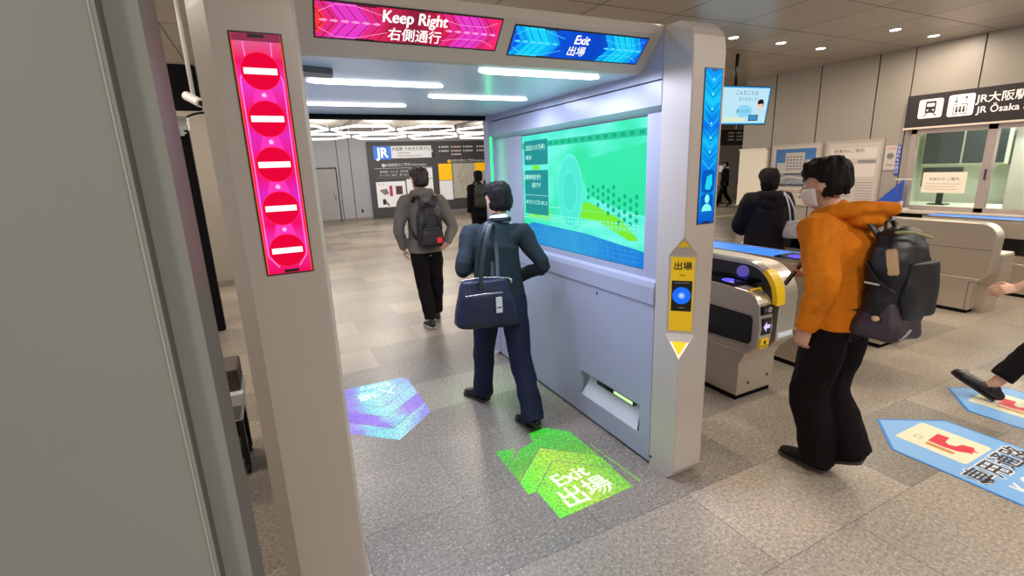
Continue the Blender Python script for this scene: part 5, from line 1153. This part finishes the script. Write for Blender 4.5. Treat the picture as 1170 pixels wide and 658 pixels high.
b = MB(); b.tube([(-.11, -.03, .45), (-.06, -.07, .45), (.04, -.09, .42)], [.007], n=8, m=mat('khaki_cord', '#8c8a5c', .6)); obj('khaki_cord', b, None, t, local=True)
b = MB(); b.tube([(-.10, -.09, -.03), (-.13, -.13, -.03), (-.11, -.15, .02)], [.005], n=8, m=mat('pale_strap_end', '#a9a09a', .6)); b.ell((-.11, -.07, -.01), (.016, .014, .012), mat('pale_strap_end', '#a9a09a', .6)); obj('hanging_strap', b, None, t, local=True)

# ---- person in the navy jacket beyond the machines
J = joints(1.64, elL=(-.23, .08, 1.08), elR=(.23, .08, 1.08), wrL=(-.13, .24, 1.0), wrR=(.13, .25, 1.0))
W_ = Person('person in dark navy hooded jacket seen from behind beyond the ticket machines', (4.555, 3.3, 0), -32, J, 1.66, vox=.008)
NJ = mat('dark_navy_jacket', '#17131a', .8, nz=.1, nscale=30); W_.body(); W_.hair(low=.03, puff=.02, seed=5., m=mat('soft_black_hair', '#150c0e', .7, nz=.3, nscale=60, spec=.2)); W_.top('jacket', NJ, hem=.72, g=.05, flare=.02, hood=.03, arm=1.25, seed=11., cuff=.05); W_.trousers(BLK, seed=9.); W_.shoes(M_black, '#444444')
t = thing('shoulder_bag', 'small silver-grey bag on a pale strap over the navy jacket', 'bag', (4.565, 3.075, .98), math.radians(-32))
SB_ = mat('silver_grey_bag', '#8f8a8c', .5, nz=.15, nscale=20)
b = soft_box((.08, -.03, 0), .24, .09, .17, .85, seed=3, disp=.006); b.mats = [SB_]; obj('bag_body', b, SB_, t, local=True)
for dx in (0, .045): b = MB(); b.tube([(.02+dx, -.03, .15), (.0+dx, -.03, .28), (-.02+dx*.5, .02, .40), (-.03+dx*.4, .12, .445)], [(.008, .003)], n=8, m=mat('pale_strap', '#a7a3a8', .5), side=(1, 0, 0)); obj('strap', b, None, t, local=True)

# ---- distant pair in the far passage
J = joints(1.7, knL=(-.08, .16, .5), anL=(-.08, .26, .1), toL=(-.08, .44, .05), knR=(.08, -.08, .48), anR=(.08, -.3, .16), toR=(.08, -.16, .04))
Q1 = Person('distant man in black suit striding left in the far passage', (15.9, 13.4, 0), 60, J, 1.70, vox=.016); Q1.body(hands=()); Q1.hair(seed=1.); Q1.top('jacket', BK, hem=.78, seed=3.); Q1.trousers(BK, seed=2.); Q1.shoes(M_black, '#222222')
J = joints(1.62)
Q2 = Person('distant woman in long red-brown skirt walking in the far passage', (16.3, 12.9, 0), -20, J, 1.64, vox=.016); Q2.body(hands=()); Q2.hair(seed=6., long=.06); Q2.top('jumper', mat('grey_brown_jumper', '#4a3c3a', .8), hem=.85, seed=4.)
b = MB(); b.tube([(0, 0, .98), (0, 0, .8), (0, 0, .38)], [(.13, .1), (.18, .15), (.23, .2)], side=(1, 0, 0), n=20); b = settle(b, .014, 2, .5, disp=.02, dscale=(14, 14, 2)); b.mats = [mat('red_brown_skirt', '#7a3030', .8)]; Q2.add('skirt', b, None); Q2.shoes(M_black, '#222222')
backpack('backpack', 'white backpack on the distant woman in the red-brown skirt', (16.25, 12.68, .98), -20, .30, .15, .42, mat('white_canvas', '#d6cfc8', .7), seed=4, straps=[(.09, .06, .08), (.14, .15, .1), (.15, .2, .3), (.12, .16, .4), (.1, .09, .5), (.07, .03, .42)])

# ---- walker at the right edge, stepping onto the far sticker
J = joints(1.68, lean=.04, pelvis=(0, 0, .90), chest=(0, .03, 1.24), neck=(0, .05, 1.42), head=(0, .07, 1.45), shL=(-.16, .04, 1.36), shR=(.16, .04, 1.36), elL=(-.27, .12, 1.05), elR=(.2, -.15, 1.1), wrL=(-.52, .36, .86), wrR=(.22, -.2, .88),
           hipL=(-.07, 0, .87), hipR=(.08, 0, .87), knL=(-.19, .21, .51), knR=(.10, -.08, .47), anL=(-.425, .40, .115), anR=(.12, -.42, .17), toL=(-.455, .58, .165), toR=(.12, -.27, .04))
Z_ = Person('person cut off at the right edge, black trouser leg, flat shoe and bare hand visible', (4.86, .93, 0), 0, J, 1.66)
Z_.body(hk={'L': dict(d=(-.85, .5, -.1), palm=(.2, .5, -.6), curl=.7, side=(0, .6, .8))}); Z_.hair(seed=2.); Z_.top('tan_top', mat('tan_knit', '#9a7a66', .85), hem=.82, g=.02, seed=2., sleeve=.55, cuff=.05); Z_.trousers(BLK, hemr=.07, hemup=.085, seed=3.)
Z_.shoes(mat('dark_flat_shoe', '#1c1314', .35), '#2a2020')
b = MB(); b.ell(Z_.J['toL']+V((-.0, -.04, .032)), (.012, .012, .006), M_steelrim); Z_.add('shoe_buckle', b, None)

# ------------------------------------------------------------------ daylight-free hall: faint surrounding light from the rest of the station
w_ = bpy.data.worlds.new('hall'); bpy.context.scene.world = w_; w_.use_nodes = True
w_.node_tree.nodes['Background'].inputs[0].default_value = (*rgb('#ece4da'), 1); w_.node_tree.nodes['Background'].inputs[1].default_value = .45
# ------------------------------------------------------------------ camera
def camera():
    yaw, pitch, roll = math.radians(26.11), math.radians(13.916), math.radians(-2.171)
    cy, sy, cp, sp, cr, sr = math.cos(yaw), math.sin(yaw), math.cos(pitch), math.sin(pitch), math.cos(roll), math.sin(roll)
    f0 = V((sy, cy, 0)); r0 = V((cy, -sy, 0)); u0 = V((0, 0, 1))
    f = f0*cp-u0*sp; u = u0*cp+f0*sp
    r = r0*cr+u*sr; u2 = u*cr-r0*sr
    cam = bpy.data.cameras.new('camera'); co = bpy.data.objects.new('camera', cam); C.objects.link(co)
    m = Matrix.Identity(4)
    for i, c in enumerate((r, u2, -f)):
        for j in range(3): m[j][i] = c[j]
    m[2][3] = 1.75
    co.matrix_world = m
    cam.sensor_width = 36; cam.lens = 36*551.2/1170; cam.clip_start = .05
    bpy.context.scene.camera = co
camera()
sc = bpy.context.scene
sc.view_settings.view_transform = 'Standard'; sc.view_settings.look = 'None'; sc.view_settings.gamma = 1
sc.view_settings.use_curve_mapping = False; sc.view_settings.exposure = 0.08
